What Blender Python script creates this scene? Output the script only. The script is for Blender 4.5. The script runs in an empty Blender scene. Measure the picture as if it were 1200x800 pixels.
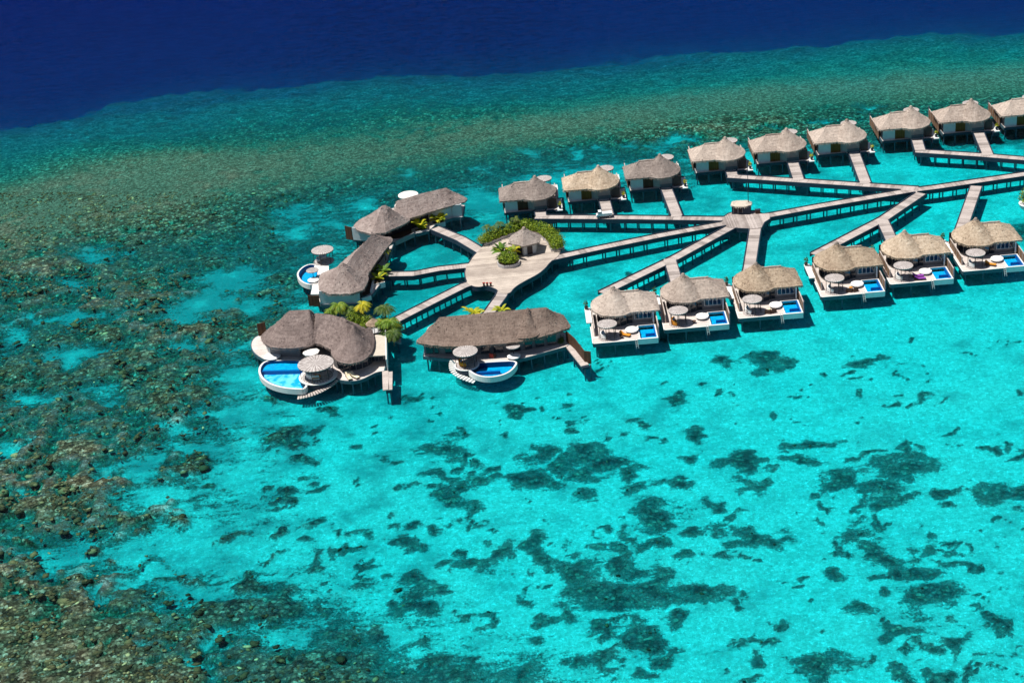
import bpy, bmesh, math, random
import numpy as np
from mathutils import Vector, Matrix, noise as mnoise
random.seed(7); np.random.seed(7)
SC = bpy.context.scene
COL = SC.collection
# ------------------------------------------------------------------ camera
CAM_H = 127.0; PITCH = math.radians(27.0); ROLL = math.radians(5.5); FPX = 1970.0
R0 = Vector((1, 0, 0)); U0 = Vector((0, math.sin(PITCH), math.cos(PITCH))); FW = Vector((0, math.cos(PITCH), -math.sin(PITCH)))
CR = R0 * math.cos(ROLL) - U0 * math.sin(ROLL)
CU = R0 * math.sin(ROLL) + U0 * math.cos(ROLL)
cd = bpy.data.cameras.new('camera'); cam = bpy.data.objects.new('camera', cd); COL.objects.link(cam)
cam.matrix_world = Matrix(((CR.x, CU.x, -FW.x, 0), (CR.y, CU.y, -FW.y, 0), (CR.z, CU.z, -FW.z, CAM_H), (0, 0, 0, 1)))
cd.sensor_width = 36; cd.lens = FPX / 1200 * 36; cd.clip_start = 1; cd.clip_end = 9000
SC.camera = cam
# ------------------------------------------------------------------ light
SUN_DIR = Vector((-0.36, 0.02, 0.93)).normalized()
w = bpy.data.worlds.new('World'); SC.world = w; w.use_nodes = True
nt = w.node_tree; bg = nt.nodes['Background']; sky = nt.nodes.new('ShaderNodeTexSky')
sky.sky_type = 'NISHITA'; sky.sun_disc = False
sky.sun_elevation = math.asin(SUN_DIR.z); sky.sun_rotation = math.atan2(SUN_DIR.x, SUN_DIR.y)
nt.links.new(sky.outputs[0], bg.inputs[0]); bg.inputs[1].default_value = 0.05
sl = bpy.data.lights.new('sun', 'SUN'); sl.energy = 4.8; sl.angle = math.radians(0.5); sl.color = (1, 0.955, 0.88)
so = bpy.data.objects.new('sun', sl); COL.objects.link(so); so.rotation_euler = SUN_DIR.to_track_quat('Z', 'Y').to_euler(); so.location = (0, 250, 200)
SC.view_settings.view_transform = 'Standard'; SC.view_settings.look = 'None'
SC.view_settings.exposure = 0.27; SC.view_settings.gamma = 1
SC.render.engine = 'CYCLES'
SC.cycles.max_bounces = 10; SC.cycles.transparent_max_bounces = 16; SC.cycles.diffuse_bounces = 4
SC.cycles.caustics_reflective = False; SC.cycles.caustics_refractive = False

DZ = 1.6          # height of every deck above the water
BED = -1.12       # lagoon floor
def at(x, y, z=DZ):
    d = FW * FPX + CR * (x - 600) - CU * (y - 400)
    t = (z - CAM_H) / d.z
    return Vector((d.x * t, d.y * t, z))
# ------------------------------------------------------------------ node helpers
class NB:
    def __init__(s, name):
        s.m = bpy.data.materials.new(name); s.m.use_nodes = True; s.t = s.m.node_tree
        s.t.nodes.clear(); s.out = s.n('ShaderNodeOutputMaterial')
    def n(s, typ, **k):
        nd = s.t.nodes.new(typ)
        for a, b in k.items(): setattr(nd, a, b)
        return nd
    def set(s, sock, v):
        if isinstance(v, bpy.types.NodeSocket): s.t.links.new(v, sock)
        elif v is not None: sock.default_value = v
    def coord(s, kind='Object'): return s.n('ShaderNodeTexCoord').outputs[kind]
    def mapping(s, v, scale=(1, 1, 1), loc=(0, 0, 0), rot=(0, 0, 0)):
        m = s.n('ShaderNodeMapping'); s.set(m.inputs[0], v); m.inputs['Scale'].default_value = scale
        m.inputs['Location'].default_value = loc; m.inputs['Rotation'].default_value = rot; return m.outputs[0]
    def noise(s, v, scale, detail=4, rough=0.55, dist=0):
        m = s.n('ShaderNodeTexNoise'); s.set(m.inputs['Vector'], v); m.inputs['Scale'].default_value = scale
        m.inputs['Detail'].default_value = detail; m.inputs['Roughness'].default_value = rough; m.inputs['Distortion'].default_value = dist
        return m.outputs['Fac']
    def voro(s, v, scale, feat='F1', out='Distance'):
        m = s.n('ShaderNodeTexVoronoi', feature=feat); s.set(m.inputs['Vector'], v); m.inputs['Scale'].default_value = scale
        return m.outputs[out]
    def math(s, op, a, b=None, c=None, clamp=False):
        m = s.n('ShaderNodeMath', operation=op, use_clamp=clamp); s.set(m.inputs[0], a)
        if b is not None: s.set(m.inputs[1], b)
        if c is not None: s.set(m.inputs[2], c)
        return m.outputs[0]
    def rng(s, v, a, b, c=0, d=1, smooth=True):
        m = s.n('ShaderNodeMapRange'); m.interpolation_type = 'SMOOTHSTEP' if smooth else 'LINEAR'
        s.set(m.inputs[0], v)
        for i, q in enumerate((a, b, c, d)): m.inputs[i + 1].default_value = q
        return m.outputs[0]
    def mix(s, f, a, b, mode='MIX'):
        m = s.n('ShaderNodeMix', data_type='RGBA', blend_type=mode); s.set(m.inputs[0], f)
        for i, q in ((6, a), (7, b)):
            s.set(m.inputs[i], q if isinstance(q, bpy.types.NodeSocket) else (*q, 1))
        return m.outputs[2]
    def ramp(s, f, stops):
        m = s.n('ShaderNodeValToRGB'); s.set(m.inputs[0], f); e = m.color_ramp.elements
        while len(e) > 1: e.remove(e[-1])
        e[0].position = stops[0][0]; e[0].color = (*stops[0][1], 1)
        for p, c in stops[1:]:
            k = e.new(p); k.color = (*c, 1)
        return m.outputs[0]
    def attr(s, name, out='Fac'):
        m = s.n('ShaderNodeAttribute', attribute_name=name); return m.outputs[out]
    def bump(s, h, dist=0.05, strength=1.0):
        m = s.n('ShaderNodeBump'); s.set(m.inputs['Height'], h); m.inputs['Distance'].default_value = dist
        m.inputs['Strength'].default_value = strength; return m.outputs[0]
    def bsdf(s, col, rough=0.7, normal=None, spec=0.3, metal=0, trans=None):
        p = s.n('ShaderNodeBsdfPrincipled'); s.set(p.inputs['Base Color'], col if isinstance(col, bpy.types.NodeSocket) else (*col, 1))
        s.set(p.inputs['Roughness'], rough); p.inputs['Specular IOR Level'].default_value = spec; p.inputs['Metallic'].default_value = metal
        if normal is not None: s.set(p.inputs['Normal'], normal)
        s.t.links.new(p.outputs[0], s.out.inputs[0]); return p
M = {}
def simple(name, col, var=0.25, scale=3.0, rough=0.6, spec=0.3, bump=0.01, metal=0):
    b = NB(name); v = b.coord()
    f = b.noise(v, scale, 5, 0.6); g = b.noise(v, scale * 0.17, 2)
    k = b.math('ADD', b.math('MULTIPLY', f, 0.7), b.math('MULTIPLY', g, 0.5))
    k = b.rng(k, 0.35, 0.85, 1 - var, 1 + var * 0.6)
    c = b.mix(1, col, b.comb(k) if hasattr(b, 'comb') else (1, 1, 1), 'MULTIPLY') if False else None
    h = b.n('ShaderNodeHueSaturation'); h.inputs['Color'].default_value = (*col, 1); b.set(h.inputs['Value'], k)
    b.bsdf(h.outputs[0], rough, b.bump(f, bump) if bump else None, spec, metal)
    M[name] = b.m; return b.m
def wood(name, c1, c2, plank=0.16, bands=1.0, axis=0):
    """boards laid across u (axis 0) or along it (axis 1); UVs are metres"""
    b = NB(name); uv = b.coord('UV'); s = b.n('ShaderNodeSeparateXYZ'); b.set(s.inputs[0], uv)
    a = s.outputs[axis]
    i = b.math('FLOOR', b.math('DIVIDE', a, plank))
    wn = b.n('ShaderNodeTexWhiteNoise', noise_dimensions='1D'); b.set(wn.inputs['W'], i)
    i2 = b.math('FLOOR', b.math('DIVIDE', a, plank * 7))
    wn2 = b.n('ShaderNodeTexWhiteNoise', noise_dimensions='1D'); b.set(wn2.inputs['W'], i2)
    fr = b.math('FRACT', b.math('DIVIDE', a, plank))
    gap = b.math('MULTIPLY', b.rng(fr, 0.0, 0.08), b.rng(fr, 1.0, 0.92))
    grain = b.noise(b.mapping(uv, (1.2, 9, 1) if axis else (9, 1.2, 1)), 1.0, 5, 0.7)
    st = b.noise(b.coord(), 0.35, 5, 0.65)
    f = b.math('ADD', b.math('MULTIPLY', wn.outputs[0], 0.28), b.math('MULTIPLY', grain, 0.3))
    f = b.math('ADD', f, b.math('MULTIPLY', wn2.outputs[0], 0.22 * bands)); f = b.math('ADD', f, b.math('MULTIPLY', st, 0.8)); f = b.rng(f, 0.42, 1.12)
    col = b.mix(f, c1, c2); col = b.mix(gap, [x * 0.35 for x in c1], col)
    b.bsdf(col, 0.75, b.bump(b.math('ADD', gap, b.math('MULTIPLY', grain, 0.3)), 0.012), 0.25)
    M[name] = b.m
def thatch(name, cols):
    b = NB(name); uv = b.coord('UV'); ob = b.coord()
    s = b.n('ShaderNodeSeparateXYZ'); b.set(s.inputs[0], uv)
    wob = b.noise(ob, 0.9, 3); wob2 = b.noise(ob, 5.0, 2)
    v = b.math('ADD', s.outputs[1], b.math('MULTIPLY', wob, 0.55)); v = b.math('ADD', v, b.math('MULTIPLY', wob2, 0.12))
    course = b.math('FRACT', b.math('DIVIDE', v, 0.62))
    ce = b.rng(course, 0.0, 0.35)
    strand = b.noise(b.mapping(uv, (7.5, 1.1, 1)), 1.0, 4, 0.75)
    fine = b.noise(b.mapping(uv, (22, 3.5, 1)), 1.0, 3, 0.7)
    blot = b.noise(ob, 0.45, 5, 0.65, 0.6); tuft = b.noise(ob, 2.6, 4, 0.7)
    oi = b.n('ShaderNodeObjectInfo').outputs['Random']
    f = b.math('ADD', b.math('MULTIPLY', strand, 0.38), b.math('MULTIPLY', blot, 0.42))
    f = b.math('ADD', f, b.math('MULTIPLY', tuft, 0.36)); f = b.math('ADD', f, b.math('MULTIPLY', fine, 0.22))
    f = b.math('ADD', f, b.math('MULTIPLY', ce, 0.04))
    f = b.math('ADD', f, b.math('MULTIPLY', b.math('SUBTRACT', oi, 0.5), 0.16))
    f = b.rng(f, 0.50, 0.98, 0, 1, False)
    col = b.ramp(f, cols)
    hgt = b.math('ADD', b.math('MULTIPLY', strand, 0.6), b.math('MULTIPLY', ce, 0.12)); hgt = b.math('ADD', hgt, b.math('MULTIPLY', tuft, 1.0)); hgt = b.math('ADD', hgt, b.math('MULTIPLY', fine, 0.4))
    b.bsdf(col, 0.95, b.bump(hgt, 0.16), 0.08)
    M[name] = b.m
thatch('thatch_grey', [(0, (.13, .105, .095)), (.45, (.30, .25, .225)), (.75, (.43, .37, .33)), (1, (.56, .50, .45))])
thatch('thatch_mauve', [(0, (.10, .075, .07)), (.4, (.25, .195, .18)), (.7, (.38, .31, .285)), (1, (.60, .52, .48))])
thatch('thatch_brown', [(0, (.085, .06, .05)), (.45, (.235, .175, .145)), (.75, (.33, .26, .22)), (1, (.46, .38, .33))])
thatch('thatch_tan', [(0, (.10, .068, .048)), (.35, (.31, .23, .165)), (.65, (.51, .405, .30)), (1, (.78, .67, .54))])
thatch('thatch_pale', [(0, (.15, .115, .095)), (.4, (.38, .31, .265)), (.7, (.56, .47, .405)), (1, (.74, .65, .57))])
wood('deck_wood', (.225, .19, .175), (.52, .455, .425), .2, 1.8)
wood('plaza_wood', (.31, .255, .22), (.62, .535, .46), 0.2, 1.2, 1)
wood('villa_deck', (.50, .43, .40), (.84, .76, .71), 0.14, 0.5, 1)
wood('jetty_wood', (.40, .34, .31), (.62, .54, .50), 0.16, 0.8)
wood('brown_screen', (.05, .025, .015), (.13, .065, .035), 0.18, 0.4)
wood('bamboo_screen', (.10, .055, .012), (.22, .13, .03), 0.11, 0.6)
wood('fence_wood', (.16, .085, .045), (.30, .175, .10), 0.15, 0.4)
simple('navy_timber', (.022, .036, .062), .3, 2.5, .6)
simple('teal_fascia', (.06, .12, .15), .25, 1.5, .6)
simple('pile_paint', (.09, .12, .16), .3, 3, .6)
simple('white_render', (.74, .74, .72), .12, .9, .7, .2)
simple('white_paint', (.80, .79, .76), .06, 2, .5)
simple('pale_wall', (.60, .63, .64), .12, 1.2, .7)
simple('grey_wall', (.24, .235, .24), .2, 1.2, .7)
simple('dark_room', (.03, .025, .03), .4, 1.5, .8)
simple('dark_frame', (.05, .04, .04), .2, 4, .5)
simple('brown_floor', (.10, .055, .035), .3, 1.5, .7)
simple('canvas_white', (.82, .79, .74), .1, 1.4, .9, .1, .02)
simple('cushion_white', (.83, .82, .80), .06, 3, .9, .1)
simple('cushion_cream', (.80, .70, .50), .1, 3, .9, .1)
simple('cushion_orange', (.68, .27, .035), .15, 3, .9, .1)
simple('cushion_purple', (.26, .06, .36), .15, 3, .9, .1)
simple('cushion_blue', (.35, .55, .70), .15, 3, .9, .1)
simple('red_cloth', (.30, .04, .03), .2, 3, .8)
simple('wicker_brown', (.09, .05, .035), .35, 14, .7)
simple('steel', (.55, .57, .60), .1, 5, .3, .5, 0, .8)
simple('planter_stone', (.50, .49, .50), .15, 2, .8)
simple('soil', (.10, .07, .05), .3, 3, .95)
simple('trunk_bark', (.22, .16, .11), .4, 6, .9)
simple('tyre', (.02, .02, .022), .2, 5, .8)
simple('tarp_white', (.82, .84, .84), .05, 3, .4)
simple('cream_canopy', (.55, .49, .41), .15, 2.5, .8)
def glass():
    b = NB('window_glass'); b.bsdf((.018, .03, .045), .08, None, .6); M['window_glass'] = b.m
glass()
def canopy():
    b = NB('slatted_canopy'); uv = b.coord('UV'); s = b.n('ShaderNodeSeparateXYZ'); b.set(s.inputs[0], uv)
    fr = b.math('FRACT', b.math('MULTIPLY', s.outputs[0], 30.0)); g = b.rng(fr, 0.55, 0.75)
    wn = b.noise(b.mapping(uv, (45, 2, 1)), 1, 3, .7); n2 = b.noise(b.coord(), 1.6, 5, .7)
    f = b.math('ADD', b.math('MULTIPLY', wn, .6), b.math('MULTIPLY', n2, .6)); f = b.rng(f, .35, .85)
    c = b.mix(f, (.27, .235, .225), (.66, .62, .60)); c = b.mix(b.math('MULTIPLY', g, .65), c, (.16, .13, .125))
    b.bsdf(c, .85, b.bump(g, .03), .2); M['slatted_canopy'] = b.m
canopy()
def foliage(name, cols):
    b = NB(name); r = b.attr('tint'); c = b.ramp(r, cols)
    p = b.bsdf(c, .55, None, .3)
    tr = b.n('ShaderNodeBsdfTranslucent'); b.set(tr.inputs[0], c)
    mx = b.n('ShaderNodeMixShader'); mx.inputs[0].default_value = .22
    b.t.links.new(p.outputs[0], mx.inputs[1]); b.t.links.new(tr.outputs[0], mx.inputs[2]); b.t.links.new(mx.outputs[0], b.out.inputs[0])
    M[name] = b.m
foliage('leaf_hedge', [(0, (.035, .075, .006)), (.5, (.13, .22, .012)), (.85, (.28, .36, .02)), (1, (.45, .40, .03))])
foliage('leaf_palm', [(0, (.03, .08, .008)), (.5, (.10, .22, .015)), (.8, (.24, .34, .03)), (1, (.46, .42, .04))])
foliage('leaf_yellow', [(0, (.08, .16, .01)), (.4, (.26, .32, .015)), (.75, (.55, .50, .02)), (1, (.72, .54, .03))])
foliage('leaf_olive', [(0, (.012, .035, .006)), (.5, (.04, .10, .015)), (.85, (.12, .19, .03)), (1, (.24, .24, .05))])
def pool_mat():
    b = NB('pool_tile'); v = b.coord()
    n1 = b.noise(v, 1.3, 3, .6, .8); f = b.rng(n1, .3, .7)
    c = b.mix(f, (.0, .36, .66), (.01, .54, .88)); b.bsdf(c, .4); M['pool_tile'] = b.m
    b = NB('pool_tile_dark'); b.bsdf((.005, .14, .42), .4); M['pool_tile_dark'] = b.m
    b = NB('pool_tile_light'); v = b.coord()
    f = b.rng(b.noise(v, .55, 3, .6, .5), .42, .62)
    b.bsdf(b.mix(f, (.0, .50, .92), (.55, .90, .97)), .4); M['pool_tile_light'] = b.m
    b = NB('pool_rim'); b.bsdf((.015, .05, .16), .3); M['pool_rim'] = b.m
    b = NB('pool_water'); tr = b.n('ShaderNodeBsdfTransparent'); tr.inputs[0].default_value = (.55, .9, .98, 1)
    gl = b.n('ShaderNodeBsdfGlossy'); gl.inputs['Roughness'].default_value = .05
    b.set(gl.inputs['Normal'], b.bump(b.noise(b.coord(), 3.5, 3), .03))
    fr = b.n('ShaderNodeFresnel'); fr.inputs[0].default_value = 1.33
    mx = b.n('ShaderNodeMixShader'); b.set(mx.inputs[0], fr.outputs[0])
    b.t.links.new(tr.outputs[0], mx.inputs[1]); b.t.links.new(gl.outputs[0], mx.inputs[2]); b.t.links.new(mx.outputs[0], b.out.inputs[0])
    M['pool_water'] = b.m
pool_mat()
# ------------------------------------------------------------------ mesh builder
class MB:
    def __init__(s): s.v = []; s.f = []; s.uv = []; s.tint = None
    def add(s, vs, fs, uvs=None):
        o = len(s.v); s.v += [tuple(p) for p in vs]
        for i, f in enumerate(fs):
            s.f.append([o + k for k in f])
            if uvs is None: s.uv.append([(vs[k][0], vs[k][1]) for k in f])
            else: s.uv.append(uvs[i])
    def box(s, x0, x1, y0, y1, z0, z1):
        vs = [(x0, y0, z0), (x1, y0, z0), (x1, y1, z0), (x0, y1, z0), (x0, y0, z1), (x1, y0, z1), (x1, y1, z1), (x0, y1, z1)]
        fs = [(0, 3, 2, 1), (4, 5, 6, 7), (0, 1, 5, 4), (1, 2, 6, 5), (2, 3, 7, 6), (3, 0, 4, 7)]
        uv = []
        for f in fs:
            n = [vs[k] for k in f]
            if len({p[2] for p in n}) == 1: uv.append([(p[0], p[1]) for p in n])
            elif len({p[1] for p in n}) == 1: uv.append([(p[0], p[2]) for p in n])
            else: uv.append([(p[1], p[2]) for p in n])
        s.add(vs, fs, uv)
    def beam(s, a, b, w, z0, z1):
        """box standing along the ground line a-b"""
        a = Vector(a[:2]); b = Vector(b[:2]); d = b - a; L = d.length
        if L < 1e-6: return
        n = Vector((-d.y, d.x)).normalized() * (w / 2)
        P = [a - n, b - n, b + n, a + n]
        vs = [(p.x, p.y, z0) for p in P] + [(p.x, p.y, z1) for p in P]
        fs = [(0, 3, 2, 1), (4, 5, 6, 7), (0, 1, 5, 4), (1, 2, 6, 5), (2, 3, 7, 6), (3, 0, 4, 7)]
        uv = [[(0, 0), (0, w), (L, w), (L, 0)], [(0, 0), (L, 0), (L, w), (0, w)], [(0, z0), (L, z0), (L, z1), (0, z1)], [(0, z0), (w, z0), (w, z1), (0, z1)], [(L, z0), (0, z0), (0, z1), (L, z1)], [(w, z0), (0, z0), (0, z1), (w, z1)]]
        s.add(vs, fs, uv)
    def tube(s, a, b, r0, r1=None, n=8):
        r1 = r0 if r1 is None else r1
        a = Vector(a); b = Vector(b); d = (b - a).normalized(); u = d.orthogonal().normalized(); v = d.cross(u)
        vs = []
        for p, r in ((a, r0), (b, r1)):
            for k in range(n):
                t = 2 * math.pi * k / n; vs.append(p + u * (r * math.cos(t)) + v * (r * math.sin(t)))
        fs = [(k, (k + 1) % n, n + (k + 1) % n, n + k) for k in range(n)] + [tuple(range(n - 1, -1, -1)), tuple(range(n, 2 * n))]
        s.add(vs, fs, [[(0, 0)] * len(f) for f in fs])
    def prism(s, pts, z0, z1, bottom=True):
        n = len(pts); vs = [(p[0], p[1], z0) for p in pts] + [(p[0], p[1], z1) for p in pts]
        ar = sum(pts[i][0] * pts[(i + 1) % n][1] - pts[(i + 1) % n][0] * pts[i][1] for i in range(n))
        if ar < 0: vs = vs[:n][::-1] + vs[n:][::-1]
        L = 0; fs = [tuple(range(n, 2 * n))]; uv = [[(vs[k][0], vs[k][1]) for k in fs[0]]]
        if bottom: fs.append(tuple(range(n - 1, -1, -1))); uv.append([(vs[k][0], vs[k][1]) for k in fs[1]])
        for k in range(n):
            j = (k + 1) % n; l = math.dist(vs[k][:2], vs[j][:2])
            fs.append((k, j, n + j, n + k)); uv.append([(L, z0), (L + l, z0), (L + l, z1), (L, z1)]); L += l
        s.add(vs, fs, uv)
    def lathe(s, c, prof, n=32, sx=1, sy=1, cap=True):
        """prof: list of (r, z)"""
        vs = []; fs = []; uv = []
        for r, z in prof:
            for k in range(n):
                t = 2 * math.pi * k / n; vs.append((c[0] + r * sx * math.cos(t), c[1] + r * sy * math.sin(t), c[2] + z))
        for i in range(len(prof) - 1):
            for k in range(n):
                j = (k + 1) % n
                fs.append((i * n + k, i * n + j, (i + 1) * n + j, (i + 1) * n + k))
                uv.append([(k / n, prof[i][0]), ((k + 1) / n, prof[i][0]), ((k + 1) / n, prof[i + 1][0]), (k / n, prof[i + 1][0])])
        if cap:
            fs.append(tuple(range(n - 1, -1, -1))); uv.append([(0, 0)] * n)
            m = (len(prof) - 1) * n; fs.append(tuple(range(m, m + n))); uv.append([(0, 0)] * n)
        s.add(vs, fs, uv)
    def build(s, name, mat, parent=None, smooth=False, loc=None):
        me = bpy.data.meshes.new(name); me.from_pydata(s.v, [], s.f)
        ul = me.uv_layers.new(name='UVMap'); flat = [c for f in s.uv for q in f for c in q]
        ul.data.foreach_set('uv', flat)
        if s.tint is not None:
            a = me.attributes.new('tint', 'FLOAT', 'FACE'); a.data.foreach_set('value', s.tint)
        me.materials.append(M[mat])
        if smooth: me.polygons.foreach_set('use_smooth', [True] * len(me.polygons))
        me.update()
        if smooth: me.set_sharp_from_angle(angle=math.radians(17))
        me.update(); o = bpy.data.objects.new(name, me); COL.objects.link(o)
        if parent is not None: o.parent = parent
        if loc is not None: o.location = loc
        return o
def tag(o, label=None, cat=None, group=None, kind=None):
    if label: o['label'] = label
    if cat: o['category'] = cat
    if group: o['group'] = group
    if kind: o['kind'] = kind
    return o
def thing(name, label, cat, loc=(0, 0, 0), rz=0, group=None):
    o = bpy.data.objects.new(name, None); COL.objects.link(o); o.location = loc; o.rotation_euler = (0, 0, rz)
    o.empty_display_size = .5
    return tag(o, label, cat, group)
def dup(o, parent=None):
    c = o.copy(); COL.objects.link(c); c.parent = parent
    for ch in list(o.children): dup(ch, c)
    return c
def base(name, mat, mb, root, label=None):
    o = mb.build(name, mat, root)
    if label: o['label'] = label
    return o
def to_local(root):
    inv = (Matrix.Translation(root.location) @ Matrix.Rotation(root.rotation_euler.z, 4, 'Z')).inverted()
    return lambda p: inv @ Vector(p)
def chaikin(pts, n=2, closed=True):
    pts = [Vector(p) for p in pts]
    for _ in range(n):
        q = []
        for i in range(len(pts) if closed else len(pts) - 1):
            a = pts[i]; b = pts[(i + 1) % len(pts)]; q += [a * .75 + b * .25, a * .25 + b * .75]
        if not closed: q = [pts[0]] + q + [pts[-1]]
        pts = q
    return pts
def resample(pts, step, closed=True):
    pts = [Vector(p) for p in pts]; out = []
    m = len(pts) if closed else len(pts) - 1
    for i in range(m):
        a = pts[i]; b = pts[(i + 1) % len(pts)]; k = max(1, int((b - a).length / step + .5))
        for j in range(k): out.append(a.lerp(b, j / k))
    if not closed: out.append(pts[-1])
    return out
def nearest(poly, p):
    best = None
    if len(poly) == 1: return Vector(poly[0])
    for i in range(len(poly) - 1):
        a, b = Vector(poly[i]), Vector(poly[i + 1]); d = (b - a); d2 = d.xy.length_squared
        t = 0 if d2 < 1e-9 else max(0, min(1, (Vector(p).xy - a.xy).dot(d.xy) / d2)); q = a + d * t
        l = (q.xy - Vector(p).xy).length
        if best is None or l < best[0]: best = (l, q)
    return best[1]
def roof(mb, eave, ridge, ez, thick=.32, rings=12, sag=.06, jit=.07, step=.3):
    """thatched roof skin from an eave outline (xy) up to a ridge polyline (xyz)"""
    ev = resample([Vector((p[0], p[1], 0)) for p in eave], step)
    n = len(ev); rp = [nearest(ridge, p) for p in ev]
    vs = []; acc = [0]
    for i in range(n): acc.append(acc[-1] + (ev[(i + 1) % n] - ev[i]).length)
    for i in range(n):      # smooth ridge targets so folds stay soft
        pass
    rows = []
    for r in range(-1, rings + 1):
        row = []
        for i in range(n):
            e = ev[i]; q = rp[i]
            t = max(0, r) / rings
            out = (Vector((e.x, e.y, 0)) - Vector((q.x, q.y, 0)))
            L = out.length; o = out / L if L > 1e-6 else out
            x = e.x + (q.x - e.x) * t; y = e.y + (q.y - e.y) * t
            z = ez + (q.z - ez) * (t - sag * math.sin(math.pi * t) * 1.0)
            nz = mnoise.noise(Vector((x * .8, y * .8, z * .8 + 3))) * .10 + mnoise.noise(Vector((x * 2.3, y * 2.3, z))) * .05
            fade = 1 - t ** 3
            z += nz * fade
            j = (mnoise.noise(Vector((e.x * 3.1, e.y * 3.1, 7))) + mnoise.noise(Vector((e.x * 7.1, e.y * 7.1, 9))) * .6) * jit
            if r == -1: x += o.x * (j - .10); y += o.y * (j - .10); z = ez - thick + j * .8
            elif r == 0: x += o.x * j * .7; y += o.y * j * .7; z += -.02
            row.append((x, y, z))
        rows.append(row)
    R = len(rows); V = [p for row in rows for p in row]; F = []; UV = []
    for r in range(R - 1):
        for i in range(n):
            j = (i + 1) % n
            F.append((r * n + i, r * n + j, (r + 1) * n + j, (r + 1) * n + i))
            l = (ev[i].xy - rp[i].xy).length
            v0 = max(-.3, (r - 1) / rings * l) if r else -.3; v1 = r / rings * l
            UV.append([(acc[i], v0), (acc[i + 1], v0), (acc[i + 1], v1), (acc[i], v1)])
    # soffit
    k = len(V)
    for i in range(n):
        e = ev[i]; q = rp[i]; o = (Vector((q.x, q.y, 0)) - Vector((e.x, e.y, 0))); L = o.length; o = o / L if L > 1e-6 else o
        d = min(1.1, L * .6); V.append((e.x + o.x * d, e.y + o.y * d, ez - thick + .35))
    for i in range(n):
        j = (i + 1) % n; F.append((k + i, k + j, j, i)); UV.append([(acc[i], -1), (acc[i + 1], -1), (acc[i + 1], 0), (acc[i], 0)])
    mb.add(V, F, UV)
    V = []; F = []; UV = []      # frayed straw along the eave
    for i in range(n):
        e = rows[1][i]; q = rp[i]; o = Vector((e[0] - q.x, e[1] - q.y, 0)); o = o.normalized() if o.length > 1e-6 else Vector((1, 0, 0)); sd = Vector((-o.y, o.x, 0))
        for _ in range(3):
            p = Vector(e) + sd * random.uniform(-.2, .2) - o * random.uniform(.0, .1) + Vector((0, 0, -thick * random.uniform(.1, .8))); w_ = random.uniform(.03, .08)
            t = p + o * random.uniform(.04, .16) + Vector((0, 0, -random.uniform(.12, .38))) + sd * random.uniform(-.06, .06)
            k = len(V); V += [tuple(p - sd * w_), tuple(p + sd * w_), tuple(t)]; F.append((k, k + 1, k + 2)); u = acc[i] + random.random(); UV.append([(u, 0), (u + .1, 0), (u + .05, -.3)])
    for i in range(0, n, 1):     # loose tufts on the slope
        r = random.randint(1, rings - 1); a = Vector(rows[r + 1][i]); q = rp[i]; o = Vector((a.x - q.x, a.y - q.y, 0)); o = o.normalized() if o.length > 1e-6 else Vector((1, 0, 0)); sd = Vector((-o.y, o.x, 0))
        w_ = random.uniform(.05, .14); t = a + o * random.uniform(.15, .35) + Vector((0, 0, random.uniform(-.06, .03))); p = a + Vector((0, 0, .06))
        k = len(V); V += [tuple(p - sd * w_), tuple(p + sd * w_), tuple(t)]; F.append((k, k + 1, k + 2)); u = acc[i] + random.random() * 5; UV.append([(u, 1), (u + .2, 1), (u + .1, .7)])
    mb.add(V, F, UV)
def cap_roll(mb, a, b, r=.16):
    mb.tube(a, b, r, r, 8)
def ellipse(cx, cy, rx, ry, n=40, a0=0, a1=2 * math.pi):
    return [(cx + rx * math.cos(a0 + (a1 - a0) * k / n), cy + ry * math.sin(a0 + (a1 - a0) * k / n)) for k in range(n)]
def inside(p, poly):
    x, y = p[0], p[1]; c = False; n = len(poly)
    for i in range(n):
        x0, y0 = poly[i][0], poly[i][1]; x1, y1 = poly[(i + 1) % n][0], poly[(i + 1) % n][1]
        if (y0 > y) != (y1 > y) and x < (x1 - x0) * (y - y0) / (y1 - y0) + x0: c = not c
    return c
# ------------------------------------------------------------------ sea bed, reef and water
EDGE = [(-900, 230), (-300, 175), (0, 140), (60, 131), (140, 113), (300, 95), (420, 86), (600, 72), (700, 66), (800, 59), (900, 51), (1000, 46), (1100, 38), (1200, 30), (1500, 8), (2200, -40)]
EW = [at(x, y - 8, 0) for x, y in EDGE]
FG = {  # weed film dimming the sand
100: '9999999988888', 150: '7777777665555', 200: '7776665544333', 250: '7776666443322', 300: '7777665422211', 350: '7777554322111', 400: '6666543221101', 500: '5554332211111', 600: '4433221111111', 700: '5543221111111', 800: '6554321111111', 900: '6554321111111'}
DG = {  # coral cover, 0-9, every 100 px of the survey picture
100: '8888777889999', 150: '8777778899876', 200: '9998877650000', 250: '9998754000000', 300: '8877510000000', 350: '7777300000000',
400: '7778100000000', 450: '8884100000000', 500: '7774110000000', 550: '8763111010010', 600: '8764112111010', 650: '7654212111110', 700: '9865421111110', 750: '9986643211111', 800: '9998876322221', 900: '9999887433222'}
BG = {
100: '0000111234565', 150: '1113466676432', 200: '4786432110000', 250: '8764211000000', 300: '7543100000000', 350: '6665100000000',
400: '4565000000000', 450: '5554000000000', 500: '6564000000000', 550: '7752000000000', 600: '7652000000000', 650: '6543000000000', 700: '7643100000000', 750: '8754210000000', 800: '8864410000000', 900: '9986421000000'}
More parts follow.
